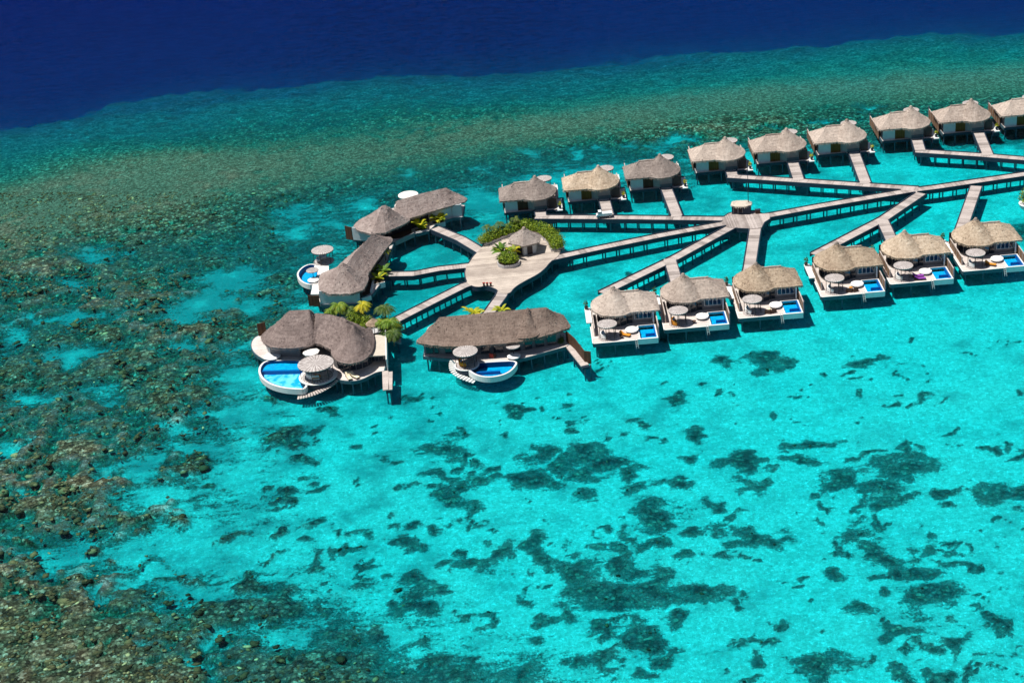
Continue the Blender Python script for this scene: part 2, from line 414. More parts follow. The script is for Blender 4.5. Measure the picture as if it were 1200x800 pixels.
def gridval(G, px, py):
    ys = sorted(G); A = np.array([[int(c) / 9 for c in G[y]] for y in ys])
    yy = np.interp(py, ys, np.arange(len(ys))); xx = np.clip(px / 100., 0, 11.999)
    y0 = np.clip(yy.astype(int), 0, len(ys) - 2); x0 = xx.astype(int); fy = yy - y0; fx = xx - x0
    fx = fx * fx * (3 - 2 * fx); fy = fy * fy * (3 - 2 * fy)
    return (A[y0, x0] * (1 - fx) + A[y0, x0 + 1] * fx) * (1 - fy) + (A[y0 + 1, x0] * (1 - fx) + A[y0 + 1, x0 + 1] * fx) * fy
DARK = """336,514,24,12;518,525,28,12;540,538,12,6;520,557,18,6;470,570,7,5;489,570,9,4;506,574,12,6;535,578,21,12;567,546,8,5;562,560,20,7;594,557,12,9;371,571,13,6;330,580,9,6;307,575,9,6;366,611,18,6;419,620,10,5;462,610,8,5;494,612,12,7;557,595,10,9;550,608,6,4;472,635,22,9;352,633,11,8;416,526,9,5;450,541,11,6;442,500,5,3;326,595,5,4;395,628,8,4;371,657,10,7;315,655,8,4;407,647,11,5;416,669,7,4;418,687,19,10;382,707,15,11;322,707,33,26;482,683,28,11;490,709,27,13;532,652,12,6;567,662,24,12;591,648,12,15;571,735,10,8;407,745,32,21;450,737,8,7;505,765,26,14;532,790,25,10;595,793,9,6;565,775,8,6;375,782,80,22;631,536,13,7;605,558,12,10;625,560,22,11;687,530,24,12;662,541,13,6;710,545,27,10;677,556,16,8;750,554,12,5;667,494,7,4;612,482,15,6;794,467,11,6;744,494,9,4;715,510,10,3;747,505,10,4;775,514,8,4;814,509,12,7;807,539,11,7;864,541,22,8;882,564,20,8;685,584,19,7;752,572,18,10;791,570,12,7;767,604,31,12;837,587,16,6;836,596,10,4;852,612,20,6;816,619,13,7;880,632,26,11;632,630,20,15;725,604,6,4;708,622,9,4;736,627,12,5;762,632,16,8;640,652,16,15;675,665,28,13;732,657,19,15;690,690,26,18;725,697,35,14;775,687,25,18;825,692,37,13;795,655,14,8;700,640,15,6;614,707,10,7;665,722,15,13;640,735,16,8;705,737,13,10;737,729,16,6;747,750,26,13;775,768,18,10;710,774,16,7;649,765,7,6;674,775,15,10;614,792,28,12;787,722,12,10;860,655,13,5;892,755,14,6;867,777,7,5;760,797,10,5;875,795,8,6;949,517,36,6;932,537,25,7;904,563,8,6;1000,542,13,5;1022,532,14,5;1062,547,30,11;980,565,19,12;1025,567,34,14;1040,588,28,10;1075,582,10,6;949,579,11,5;966,587,9,5;1006,591,8,5;1107,582,18,5;1152,573,15,12;1182,577,22,12;1193,535,9,10;1062,524,15,4;1120,508,9,4;919,487,6,3;1070,477,6,4;1010,627,26,12;907,633,13,11;955,617,6,4;1040,648,22,10;1065,665,25,9;1088,642,15,8;1111,641,6,4;1116,660,10,4;986,645,9,5;990,677,16,8;1092,700,27,17;1010,708,22,8;1160,724,15,7;1062,737,27,9;1118,750,15,12;1126,765,13,9;965,780,38,14;1010,772,12,9;1087,756,8,5;1110,790,13,9;1067,793,14,6;1147,795,10,7;903,753,8,6;907,727,8,7;1075,770,9,5;850,424,14,8;897,421,24,10;1025,425,22,6;1065,399,8,3;740,325,7,5;1197,275,14,11;965,440,5,3;1000,447,6,3;375,510,6,4;357,540,14,6;345,330,20,8;330,300,24,10;460,236,24,10;300,345,20,7;155,617,28,8;162,628,14,6;105,652,15,8;175,657,27,12;142,654,14,4;30,672,20,8;107,686,13,7;85,676,15,4;215,680,36,7;250,635,16,9;275,630,12,6;150,700,30,9;62,692,25,8;225,700,10,6;290,683,12,12;270,712,38,15;175,718,38,13;250,730,50,13;162,545,12,6;225,548,33,15;252,575,12,6;235,588,20,8;80,535,33,20;100,570,70,12;60,600,60,16;30,640,24,8;130,605,30,8;200,610,14,5;70,740,60,20;200,745,30,8;130,770,60,16;20,720,30,14;190,470,34,12;240,462,30,10;110,440,26,8;20,440,26,10;160,420,40,10;60,400,40,8;240,390,40,9;120,395,40,9;180,335,30,8;250,310,30,8;330,325,26,9;300,265,30,7;380,232,24,6"""
LIGHT = """212,372,28,8;255,350,28,12;235,360,25,10;60,376,35,4;100,371,45,4;290,360,30,10;95,412,32,6;215,407,14,5;270,410,28,9;285,322,30,13;88,332,22,9;110,300,35,10;15,395,20,12;75,422,30,10;45,465,35,9;115,457,22,9;130,470,18,5;285,440,22,16;258,483,30,7;290,482,20,8;197,505,20,8;225,525,28,6;150,555,35,7;175,547,20,7;265,560,35,12;190,582,40,12;235,590,20,10;32,580,16,6;15,530,20,15;75,655,45,15;25,692,12,5;50,677,20,6;160,650,40,12;115,700,20,5;155,683,28,9;185,670,20,9;235,640,60,25;230,693,40,12;187,757,22,6;37,730,14,5;77,785,10,6;225,778,32,14;262,792,20,8;160,742,12,4;255,745,16,6;350,250,35,12;400,262,25,10;425,240,25,12;340,272,30,10;560,235,30,14;750,171,20,4;795,165,20,5;725,195,15,8;675,182,14,4;778,175,20,5;806,165,20,8;905,152,18,4;960,143,18,4;340,745,26,13;470,745,22,12;620,180,16,5;700,175,14,4;1010,128,16,4;640,215,40,18;700,205,40,14;560,200,14,5;340,300,10,4;475,205,16,5;310,660,14,8;260,330,30,10"""
PD = [tuple(map(float, s.split(','))) for s in DARK.split(';')]
_r = random.Random(5)
for _ in range(190):
    x_ = _r.uniform(300, 1200); y_ = _r.uniform(455, 800); s_ = _r.uniform(2.2, 6); PD.append((x_, y_, s_ * 1.5, s_ * .7))
for _ in range(40):
    x_ = _r.uniform(560, 1200); y_ = _r.uniform(400, 470); s_ = _r.uniform(1.6, 3.2); PD.append((x_, y_, s_ * 1.5, s_ * .7))
PL = [tuple(map(float, s.split(','))) for s in LIGHT.split(';')]
def axis_lines(a, b, step, lo, hi):
    c = list(np.arange(a, b, step)); s = step; x = c[-1]
    while x < hi: s *= 1.35; x += s; c.append(x)
    s = step; x = a; p = []
    while x > lo: s *= 1.35; x -= s; p.append(x)
    return np.array(p[::-1] + c)
def topx(X, Y, Z):
    dx = X * CR.x + Y * CR.y + (Z - CAM_H) * CR.z; dy = X * CU.x + Y * CU.y + (Z - CAM_H) * CU.z
    dz = np.maximum(X * FW.x + Y * FW.y + (Z - CAM_H) * FW.z, 20)
    return 600 + FPX * dx / dz, 400 - FPX * dy / dz
def vnoise(X, Y, sc, seed=0):
    rs = np.random.RandomState(seed); T = rs.rand(256, 256)
    x = X / sc + 1000.3; y = Y / sc + 1000.7; xi = np.floor(x).astype(int); yi = np.floor(y).astype(int); fx = x - xi; fy = y - yi
    fx = fx * fx * (3 - 2 * fx); fy = fy * fy * (3 - 2 * fy)
    g = lambda a, b: T[a % 256, b % 256]
    return (g(xi, yi) * (1 - fx) + g(xi + 1, yi) * fx) * (1 - fy) + (g(xi, yi + 1) * (1 - fx) + g(xi + 1, yi + 1) * fx) * fy
def field(X, Y):
    px, py = topx(X, Y, np.full_like(X, BED))
    D = gridval(DG, px, py); B = gridval(BG, px, py)
    D = 0.10 + D * np.interp(py, [200, 300, 650, 760], [.66, .60, .57, .62])
    wx = (vnoise(X, Y, 3.0, 1) - .5) * 5 + (vnoise(X, Y, 1.1, 2) - .5) * 2.2; wy = (vnoise(X, Y, 3.0, 3) - .5) * 5 + (vnoise(X, Y, 1.1, 4) - .5) * 2.2
    qx, qy = topx(X + wx * .8, Y + wy * .9, np.full_like(X, BED))
    for cx, cy, rx, ry in PD:
        rx *= .96; ry *= .96
        m = (np.abs(qx - cx) < 2.2 * rx) & (np.abs(qy - cy) < 2.2 * ry)
        r = ((qx[m] - cx) / rx) ** 2 + ((qy[m] - cy) / ry) ** 2
        D[m] = np.maximum(D[m], .80 * np.exp(-r * .50))
    for cx, cy, rx, ry in PL:
        m = (np.abs(qx - cx) < 2.6 * rx) & (np.abs(qy - cy) < 2.6 * ry)
        r = ((qx[m] - cx) / rx) ** 2 + ((qy[m] - cy) / ry) ** 2
        D[m] -= .30 * np.exp(-r * 1.2)
    return np.clip(D, 0, 1), B, px, py
gx = axis_lines(-135, 135, .55, -2600, 2600); gy = axis_lines(140, 412, .6, -700, 4200)
X, Y = np.meshgrid(gx, gy); D, B, PX, PY = field(X.ravel(), Y.ravel()); Xf = X.ravel(); Yf = Y.ravel()
ye = np.interp(Xf, [p.x for p in EW], [p.y for p in EW]); ed = Yf - ye + (vnoise(Xf, Yf, 22, 8) - .5) * 7 + (vnoise(Xf, Yf, 8, 10) - .5) * 6 + (vnoise(Xf, Yf, 3, 9) - .5) * 4
slope = np.interp(ed, [-400, -100, -60, -34, -16, -5, 6, 18, 50, 400], [0, 0, -.1, -.55, -1.3, -2.5, -5, -9.5, -12, -12.5])
lum = (vnoise(Xf, Yf, 1.6, 11) - .5) * .5 + (vnoise(Xf, Yf, .8, 12) - .5) * .3 + (vnoise(Xf, Yf, 5, 13) - .5) * .4
cover = np.clip((D + (vnoise(Xf, Yf, 2.2, 5) - .5) * .35 + (vnoise(Xf, Yf, .9, 6) - .5) * .2 - .46) / .16, 0, 1)
Z = BED + slope + cover * (.08 + np.minimum(1, B * 1.5) * .82 + lum * .30 * (.35 + B)) + (vnoise(Xf, Yf, 9, 14) - .5) * .16 * (slope > -1)
Z = np.minimum(Z, -.12 + np.minimum(slope, 0))
near_dist = np.interp(PY, [380, 800], [0, .18]) * (1 - cover)
Z -= near_dist
# crest: a smooth shallow pavement between the edge and the coral
CREST = [(-200, 330), (0, 262), (100, 232), (200, 212), (350, 192), (500, 175), (650, 150), (800, 122), (950, 108), (1100, 100), (1200, 92), (1500, 70)]
cy = np.interp(PX, [p[0] for p in CREST], [p[1] for p in CREST]); cw = np.interp(PX, [0, 300, 600, 900, 1200], [55, 40, 30, 26, 28])
crest = np.exp(-((PY - cy) / cw) ** 2) * (PY < 420)
Z = Z + crest * np.clip(-.26 - Z, 0, 1) * .85
nx, ny = len(gx), len(gy)
me = bpy.data.meshes.new('seabed'); me.vertices.add(nx * ny); me.vertices.foreach_set('co', np.stack([Xf, Yf, Z], 1).astype('f').ravel())
I = (np.arange(ny - 1)[:, None] * nx + np.arange(nx - 1)[None, :]).ravel(); Q = np.stack([I, I + 1, I + nx + 1, I + nx], 1).astype('i')
me.loops.add(Q.size); me.loops.foreach_set('vertex_index', Q.ravel()); me.polygons.add(len(Q)); me.polygons.foreach_set('loop_start', np.arange(0, Q.size, 4).astype('i'))
me.update(calc_edges=True); me.validate()
for nm, arr in (('cover', D), ('brown', B), ('crest', crest), ('ed', ed), ('film', gridval(FG, PX, PY))):
    a = me.attributes.new(nm, 'FLOAT', 'POINT'); a.data.foreach_set('value', arr.astype('f'))
me.polygons.foreach_set('use_smooth', [True] * len(me.polygons))
def seabed_mat():
    b = NB('seabed_sand_and_reef'); v = b.coord()
    n1 = b.noise(b.mapping(v, (.62, 1.5, 1), rot=(0, 0, -.45)), .42, 6, .70, .3); n2 = b.noise(v, 1.7, 5, .75); n3 = b.noise(v, 3.2, 4, .8)
    D_ = b.attr('cover'); B_ = b.attr('brown'); C_ = b.attr('crest'); F_ = b.attr('film')
    k = b.math('ADD', D_, b.math('MULTIPLY', b.math('SUBTRACT', n1, .5), .85)); k = b.math('ADD', k, b.math('MULTIPLY', b.math('SUBTRACT', n2, .5), .75))
    k = b.math('ADD', k, b.math('MULTIPLY', b.math('SUBTRACT', n3, .5), .65))
    mask = b.rng(k, .33, .66)
    sandn = b.noise(v, 1.3, 6, .85); caustic_paint = b.noise(v, 1.9, 4, .85); lg = b.noise(v, .16, 4, .6)
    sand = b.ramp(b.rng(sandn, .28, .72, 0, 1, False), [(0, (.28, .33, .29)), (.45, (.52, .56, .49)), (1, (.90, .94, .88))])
    sand = b.mix(b.rng(caustic_paint, .55, .64), sand, (1.0, 1.0, .97))  # caustic light speckle painted into the sand colour as near-white noise
    film = b.math('ADD', F_, b.math('MULTIPLY', b.math('SUBTRACT', lg, .46), 1.8)); film = b.math('ADD', film, b.math('MULTIPLY', D_, .25)); film = b.math('ADD', film, b.math('MULTIPLY', b.math('SUBTRACT', n1, .5), .5))
    sand = b.mix(b.rng(film, .10, .95, 0, .86), sand, (.13, .21, .21))
    wv = b.n('ShaderNodeVectorMath', operation='ADD'); b.set(wv.inputs[0], v)
    nn = b.n('ShaderNodeTexNoise'); b.set(nn.inputs[0], v); nn.inputs['Scale'].default_value = 2.2
    sc = b.n('ShaderNodeVectorMath', operation='SCALE'); b.set(sc.inputs[0], nn.outputs['Color']); sc.inputs['Scale'].default_value = .6; b.set(wv.inputs[1], sc.outputs[0])
    vm = b.n('ShaderNodeTexVoronoi'); b.set(vm.inputs['Vector'], wv.outputs[0]); vm.inputs['Scale'].default_value = 1.5
    sx = b.n('ShaderNodeSeparateColor'); b.set(sx.inputs[0], vm.outputs['Color']); cell = sx.outputs[0]
    cn = b.math('ADD', b.math('MULTIPLY', cell, .55), b.math('MULTIPLY', b.math('SUBTRACT', n3, .5), 1.1)); cn = b.math('ADD', cn, .38)
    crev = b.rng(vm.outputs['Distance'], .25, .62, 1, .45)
    brown = b.ramp(b.rng(cn, .32, 1.0, 0, 1, False), [(0, (.045, .035, .025)), (.35, (.20, .14, .08)), (.6, (.38, .28, .165)), (.82, (.66, .52, .33)), (1, (1.0, .92, .72))])
    green = b.ramp(b.rng(cn, .30, 1.0, 0, 1, False), [(0, (.03, .06, .065)), (.5, (.10, .175, .175)), (.85, (.24, .34, .30)), (1, (.50, .62, .50))])
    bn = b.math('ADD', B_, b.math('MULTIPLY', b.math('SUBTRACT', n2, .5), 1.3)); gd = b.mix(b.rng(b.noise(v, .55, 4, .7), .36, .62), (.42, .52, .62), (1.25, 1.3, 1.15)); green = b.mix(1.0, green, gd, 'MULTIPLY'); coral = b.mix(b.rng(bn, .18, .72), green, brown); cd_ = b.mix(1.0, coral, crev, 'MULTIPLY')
    col = b.mix(b.math('MULTIPLY', mask, b.math('ADD', b.rng(B_, 0, .4, .72, .95), b.math('MULTIPLY', b.rng(D_, .5, .8), .22)), clamp=True), sand, cd_)
    st = b.rng(b.noise(v, .7, 5, .75), .645, .72); col = b.mix(b.math('MULTIPLY', st, .75), col, green)
    cr = b.ramp(b.rng(b.math('ADD', b.math('MULTIPLY', n2, .8), b.math('MULTIPLY', n3, .35)), .42, .74, 0, 1, False), [(0, (.05, .045, .03)), (.5, (.24, .185, .125)), (1, (.62, .52, .38))])
    cf = b.math('ADD', C_, b.math('MULTIPLY', b.math('SUBTRACT', n1, .5), .9)); cf = b.math('ADD', cf, b.math('MULTIPLY', b.math('SUBTRACT', n2, .5), .6))
    col = b.mix(b.rng(cf, .25, .95, 0, .85), col, cr)
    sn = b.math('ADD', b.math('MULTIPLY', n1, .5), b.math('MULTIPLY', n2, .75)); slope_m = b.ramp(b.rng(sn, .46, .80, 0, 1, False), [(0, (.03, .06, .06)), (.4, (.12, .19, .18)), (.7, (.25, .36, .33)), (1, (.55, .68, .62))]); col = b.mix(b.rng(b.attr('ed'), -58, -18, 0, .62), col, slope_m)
    deep = b.rng(b.attr('ed'), -6, 16); col = b.mix(deep, col, b.mix(b.rng(n1, .3, .7), (.0, .40, .22), (.0, .50, .27)))  # light scattered back by deep water, painted into the bed colour
    h = b.math('ADD', b.math('MULTIPLY', n3, .7), b.math('MULTIPLY', cn, b.rng(mask, 0, 1, .2, 1.4)))
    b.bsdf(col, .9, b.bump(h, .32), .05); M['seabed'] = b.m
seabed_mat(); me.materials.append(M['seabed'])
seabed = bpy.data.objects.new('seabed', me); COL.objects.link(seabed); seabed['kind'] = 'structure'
# coral heads: real lumps standing on the reef
def coral_mat():
    b = NB('coral_head'); v = b.coord(); t = b.attr('tint'); n = b.noise(v, 5, 4, .7)
    f = b.math('ADD', b.math('MULTIPLY', t, .85), b.math('MULTIPLY', b.math('SUBTRACT', n, .5), .5))
    c = b.ramp(f, [(0, (.02, .018, .012)), (.25, (.08, .055, .028)), (.5, (.20, .13, .06)), (.72, (.38, .26, .13)), (.88, (.70, .54, .28)), (1, (1, .9, .62))])
    b.bsdf(c, .9, b.bump(n, .12), .05); M['coral_head'] = b.m
coral_mat()
bmi = bmesh.new(); bmesh.ops.create_icosphere(bmi, subdivisions=1, radius=1); IV = np.array([v.co[:] for v in bmi.verts]); IF = np.array([[v.index for v in f.verts] for f in bmi.faces]); bmi.free()
N = 150000; rx_ = np.random.uniform(-120, 62, N); ry_ = np.random.uniform(150, 385, N)
d_, b_, px_, py_ = field(rx_, ry_)
cl = vnoise(rx_, ry_, 4, 21)
acc = np.random.rand(N) < np.clip((d_ - .38) * 2.4, 0, 1) * (b_ ** 1.3 * .9 + .06) * np.clip(cl * 1.8 - .3, .15, 1); acc &= (px_ > -60) & (px_ < 1100) & (py_ > 230)
idx = np.where(acc)[0][:42000]; n = len(idx)
siz = np.random.gamma(1.5, .12, n) + .12; siz = np.minimum(siz, 1.1) * (.45 + .55 * np.minimum(1, b_[idx] * 1.6)) * np.interp(py_[idx], [230, 800], [.8, 1.1])
V = IV[None] * (1 + (np.random.rand(n, len(IV), 1) - .5) * .55); ang = np.random.rand(n) * 6.28; c, s = np.cos(ang), np.sin(ang)
ex = siz * np.random.uniform(.7, 1.7, n); ey = siz * np.random.uniform(.6, 1.2, n); ez = siz * np.random.uniform(.16, .34, n)
VX = V[:, :, 0] * ex[:, None]; VY = V[:, :, 1] * ey[:, None]; VZ = V[:, :, 2] * ez[:, None]
WX = VX * c[:, None] - VY * s[:, None] + rx_[idx][:, None]; WY = VX * s[:, None] + VY * c[:, None] + ry_[idx][:, None]
top = -.16 - (1 - np.minimum(1, b_[idx] * 1.5)) * .6
ctr = np.minimum(BED + .12 + np.minimum(1, b_[idx] * 1.5) * .80, top - ez * 1.2)
WZ = VZ + ctr[:, None]
co = np.stack([WX, WY, WZ], 2).reshape(-1, 3).astype('f'); FF = (IF[None] + (np.arange(n) * len(IV))[:, None, None]).reshape(-1, 3).astype('i')
cm = bpy.data.meshes.new('coral_heads'); cm.vertices.add(len(co)); cm.vertices.foreach_set('co', co.ravel()); cm.loops.add(FF.size); cm.loops.foreach_set('vertex_index', FF.ravel())
cm.polygons.add(len(FF)); cm.polygons.foreach_set('loop_start', np.arange(0, FF.size, 3).astype('i')); cm.update(calc_edges=True)
tn = np.clip(np.random.beta(1.5, 2.4, n) * .7 + b_[idx] * .2 + (np.random.rand(n) < .10) * .45 + (siz > .7) * .12, 0, 1)
a = cm.attributes.new('tint', 'FLOAT', 'FACE'); a.data.foreach_set('value', np.repeat(tn, len(IF)).astype('f'))
cm.polygons.foreach_set('use_smooth', [True] * len(cm.polygons)); cm.materials.append(M['coral_head'])
ch = bpy.data.objects.new('coral_heads', cm); COL.objects.link(ch)
tag(ch, 'brown and tan coral heads crowding the shallow reef flat', 'coral', kind='stuff')
# water body
def water_mat():
    b = NB('sea_water'); v = b.coord()
    h1 = b.noise(b.mapping(v, (1, 1.5, 1), rot=(0, 0, .5)), .9, 5, .65); h2 = b.noise(b.mapping(v, (1, 1.8, 1), rot=(0, 0, -.2)), .16, 3, .5)
    hh = b.math('ADD', h1, b.math('MULTIPLY', h2, 1.6))
    nrm = b.bump(hh, .55)
    tr = b.n('ShaderNodeBsdfTransparent'); tr.inputs[0].default_value = (1, 1, 1, 1)
    gl = b.n('ShaderNodeBsdfGlossy'); gl.inputs['Roughness'].default_value = .18; b.set(gl.inputs['Normal'], nrm)
    gl.inputs[0].default_value = (1, 1, 1, 1)
    fr = b.n('ShaderNodeFresnel'); fr.inputs[0].default_value = 1.33; b.set(fr.inputs['Normal'], nrm)
    mx = b.n('ShaderNodeMixShader'); b.set(mx.inputs[0], b.math('MULTIPLY', fr.outputs[0], .09))
    b.t.links.new(tr.outputs[0], mx.inputs[1]); b.t.links.new(gl.outputs[0], mx.inputs[2]); b.t.links.new(mx.outputs[0], b.out.inputs[0])
    va = b.n('ShaderNodeVolumeAbsorption'); dens = 1.3; ab = (1.25, .052, .010)
    va.inputs['Color'].default_value = tuple(1 - q / dens for q in ab) + (1,); va.inputs['Density'].default_value = dens
    b.t.links.new(va.outputs[0], b.out.inputs['Volume'])
    b.m.cycles.homogeneous_volume = True if hasattr(b.m.cycles, 'homogeneous_volume') else None
    M['sea_water'] = b.m
water_mat()
mb = MB(); mb.box(-2500, 2500, -600, 4000, -60, 0); wat = mb.build('water', 'sea_water'); wat['kind'] = 'structure'

# ------------------------------------------------------------------ walkways
WALKS = []      # dict(name, pts, width, label, poly)
def strip(pts, width):
    pts = [Vector(p[:2]) for p in pts]; L = []; R = []
    for i, p in enumerate(pts):
        d1 = (pts[i] - pts[i - 1]).normalized() if i else None; d2 = (pts[i + 1] - pts[i]).normalized() if i < len(pts) - 1 else None
        d = (d1 + d2).normalized() if d1 and d2 else (d1 or d2); n = Vector((-d.y, d.x)); k = 1 / max(.5, n.dot(Vector((-(d2 or d1).y, (d2 or d1).x))))
        L.append(p + n * width / 2 * k); R.append(p - n * width / 2 * k)
    return L, R
def walk(px, label, width=2.2, name='walkway'):
    pts = [at(x, y) for x, y in px]; L, R = strip(pts, width)
    WALKS.append(dict(name=name, pts=pts, w=width, label=label, L=L, R=R, poly=L + R[::-1]))
walk([(627, 254.3), (740, 255), (850, 256.5)], 'long grey boardwalk running left from the small hut behind three rear villas')
walk([(645, 303), (700, 291), (773, 276), (856, 260.5)], 'boardwalk joining the planted plaza to the small hut junction')
walk([(706, 343), (791, 302), (862, 263)], 'boardwalk slanting from the small hut down to the first two front villas')
walk([(886, 261), (878, 313), (876, 322)], 'short boardwalk dropping from the hut junction to the tan front villa')
walk([(893, 254), (960, 241.5), (1068, 223), (1096, 219.5), (1235, 199)], 'boardwalk rising right from the hut junction to the picture edge')
walk([(955, 298), (1035, 256.5), (1080, 226)], 'boardwalk slanting down to the fourth and fifth front villas')
walk([(853, 206.5), (940, 212), (1076, 221)], 'boardwalk running past the ramps of three middle rear villas')
walk([(1073, 177), (1150, 182), (1260, 191)], 'short boardwalk behind the far right rear villas')
walk([(509, 267), (540, 280), (570, 298)], 'boardwalk from the plaza up to the upper left villa')
walk([(450, 321.5), (484, 321), (515, 315), (552, 311)], 'boardwalk from the plaza left to the villa with the boat shaped pool')
walk([(464, 375), (505, 354), (543, 335), (562, 328)], 'boardwalk from the plaza down left to the palms of the round villa')
walk([(572, 368), (587, 347), (597, 325)], 'short boardwalk from the plaza down to the long thatched villa')
RAMP = [  # px from, px to, label
((632, 242), (634, 254), 'short ramp to the rear villa nearest the plaza'),
((707.5, 232), (713, 252.5), 'ramp to the second rear villa, white buggy at its foot'),
((780, 219), (793.5, 253.5), 'long ramp to the third rear villa left of the hut'),
((856, 199), (858.5, 206), 'stubby ramp at the left end of the middle boardwalk'),
((929, 190), (936, 211), 'ramp to the middle rear villa, fifth from the left'),
((1000.5, 178), (1014.5, 215), 'long ramp to the sixth rear villa from the left'),
((1074.5, 164), (1078.5, 177), 'short ramp bending into the far right boardwalk'),
((1147, 156), (1158, 182), 'ramp to the rear villa second from the right'),
((784.5, 303), (794, 334), 'pale ramp to the second front villa under a grey roof'),
((1034, 258), (1046, 284), 'grey ramp to the front villa with purple loungers'),
((1144, 218), (1124, 275), 'long pale ramp to the rightmost front villa')]
for a, b_, l in RAMP: walk([a, b_], l, 2.2, 'entry_ramp')
PZ = [(640, 420), (662, 385), (700, 350), (722, 318), (760, 285), (815, 262), (870, 250), (940, 246), (1010, 256), (1060, 278), (1100, 330), (1108, 362), (1080, 395), (1048, 420), (1025, 450), (985, 482), (925, 512), (870, 545), (845, 580), (800, 570), (765, 548), (725, 538), (690, 545), (655, 540), (630, 520), (618, 480), (622, 450)]
PLAZA = [at(400 + x / 4.286, 210 + y / 4.286) for x, y in PZ]; PLAZA = chaikin(PLAZA, 2)
hubpx = [(846, 255.5), (853, 250.5), (862, 247.5), (886, 247), (893, 250.5), (901, 250), (903, 256.5), (896, 261), (893, 267), (879, 268.5), (866, 268), (852, 266), (846, 262)]
HUB = [at(x, y) for x, y in hubpx]
JUNC = [at(x, y) for x, y in [(1060, 223.5), (1074, 219), (1100, 217), (1106, 219.5), (1098, 223.5), (1084, 229), (1070, 231)]]
AREAS = [dict(name='plaza_deck', poly=PLAZA, label='wide round timber plaza ringed by green planters and a thatched hut', mat='plaza_wood'),
         dict(name='junction_deck', poly=HUB, label='timber junction deck beneath the small flat roofed hut where boardwalks meet', mat='deck_wood')]
ALLP = [(w_, w_['poly']) for w_ in WALKS] + [(a_, a_['poly']) for a_ in AREAS]
def grow(poly, d):
    c = sum((Vector(p[:2]) for p in poly), Vector((0, 0))) / len(poly)
    return poly
def kerb(mb, line, me_, closed=False):
    pts = resample([Vector((p[0], p[1], 0)) for p in line], .35, closed)
    m = len(pts) if closed else len(pts) - 1; run = None
    for i in range(m):
        a = pts[i]; b = pts[(i + 1) % len(pts)]; mid = (a + b) / 2
        hit = any(w_ is not me_ and inside(mid, P) for w_, P in ALLP)
        if not hit:
            if run is None: run = [a]
            run.append(b)
        elif run: emit(mb, run); run = None
    if run: emit(mb, run)
def emit(mb, run):
    # merge collinear pieces
    out = [run[0]]
    for i in range(1, len(run) - 1):
        d1 = (run[i] - out[-1]).normalized(); d2 = (run[i + 1] - run[i]).normalized()
        if d1.dot(d2) < .9999: out.append(run[i])
    out.append(run[-1])
    m_ = MB(); m_.off = 1
    for a, b in zip(out[:-1], out[1:]): m_.beam(a, b, .16, -.72, .12)
    mb.append(m_)
pile_mesh = None
def pile(x, y, root, loc, mat='pile_paint', r=.13):
    global pile_mesh
    if pile_mesh is None:
        mb = MB(); mb.tube((0, 0, -3.4), (0, 0, -.2), r, r, 8); o = mb.build('pile', mat, root); pile_mesh = o.data
    else:
        o = bpy.data.objects.new('pile', pile_mesh); COL.objects.link(o); o.parent = root
    o.location = loc((x, y, DZ)); return o
for k, w_ in enumerate(WALKS):
    c0 = w_['pts'][0]; root = thing(w_['name'], w_['label'], 'walkway' if w_['name'] == 'walkway' else 'ramp', (c0.x, c0.y, DZ), 0, 'timber boardwalks over the lagoon' if w_['name'] == 'walkway' else 'entry ramps of the villas')
    lo = to_local(root); mb = MB(); dz = .004 * k - .07
    L, R = w_['L'], w_['R']; acc_ = 0
    for i in range(len(L) - 1):
        l = (w_['pts'][i + 1] - w_['pts'][i]).length
        P = [lo((*R[i], DZ + dz)), lo((*R[i + 1], DZ + dz)), lo((*L[i + 1], DZ + dz)), lo((*L[i], DZ + dz))]
        Pb = [Vector((p.x, p.y, p.z - .12)) for p in P]
        mb.add(P + Pb, [(0, 1, 2, 3), (7, 6, 5, 4)], [[(acc_, 0), (acc_ + l, 0), (acc_ + l, 2.2), (acc_, 2.2)]] * 2); acc_ += l
    mb.build('boards', 'deck_wood', root)
    mb = []; kerb(mb, [lo((*p, DZ)) + Vector((c0.x, c0.y, 0)) for p in L], w_); kerb(mb, [lo((*p, DZ)) + Vector((c0.x, c0.y, 0)) for p in R], w_)
    for m_ in mb: m_.v = [(x - c0.x, y - c0.y, z) for x, y, z in m_.v]; m_.build('side_beam', 'navy_timber', root)
    # piles and cross beams
    for i in range(len(L) - 1):
        a = Vector((*w_['pts'][i].xy, 0)); b = Vector((*w_['pts'][i + 1].xy, 0)); d = (b - a); l = d.length; d.normalize(); n_ = Vector((-d.y, d.x, 0))
        q = 1.2
        while q < l - .4:
            p = a + d * q
            if not any(o_ is not w_ and inside(p, P) for o_, P in ALLP):
                for s_ in (-.8, .8):
                    pile(p.x + n_.x * s_, p.y + n_.y * s_, root, lo)
                e1 = lo(p - n_ * 1.0); e2 = lo(p + n_ * 1.0); mb = MB(); mb.beam(e1, e2, .18, -.5, -.18); mb.build('cross_beam', 'navy_timber', root)
            q += 2.7
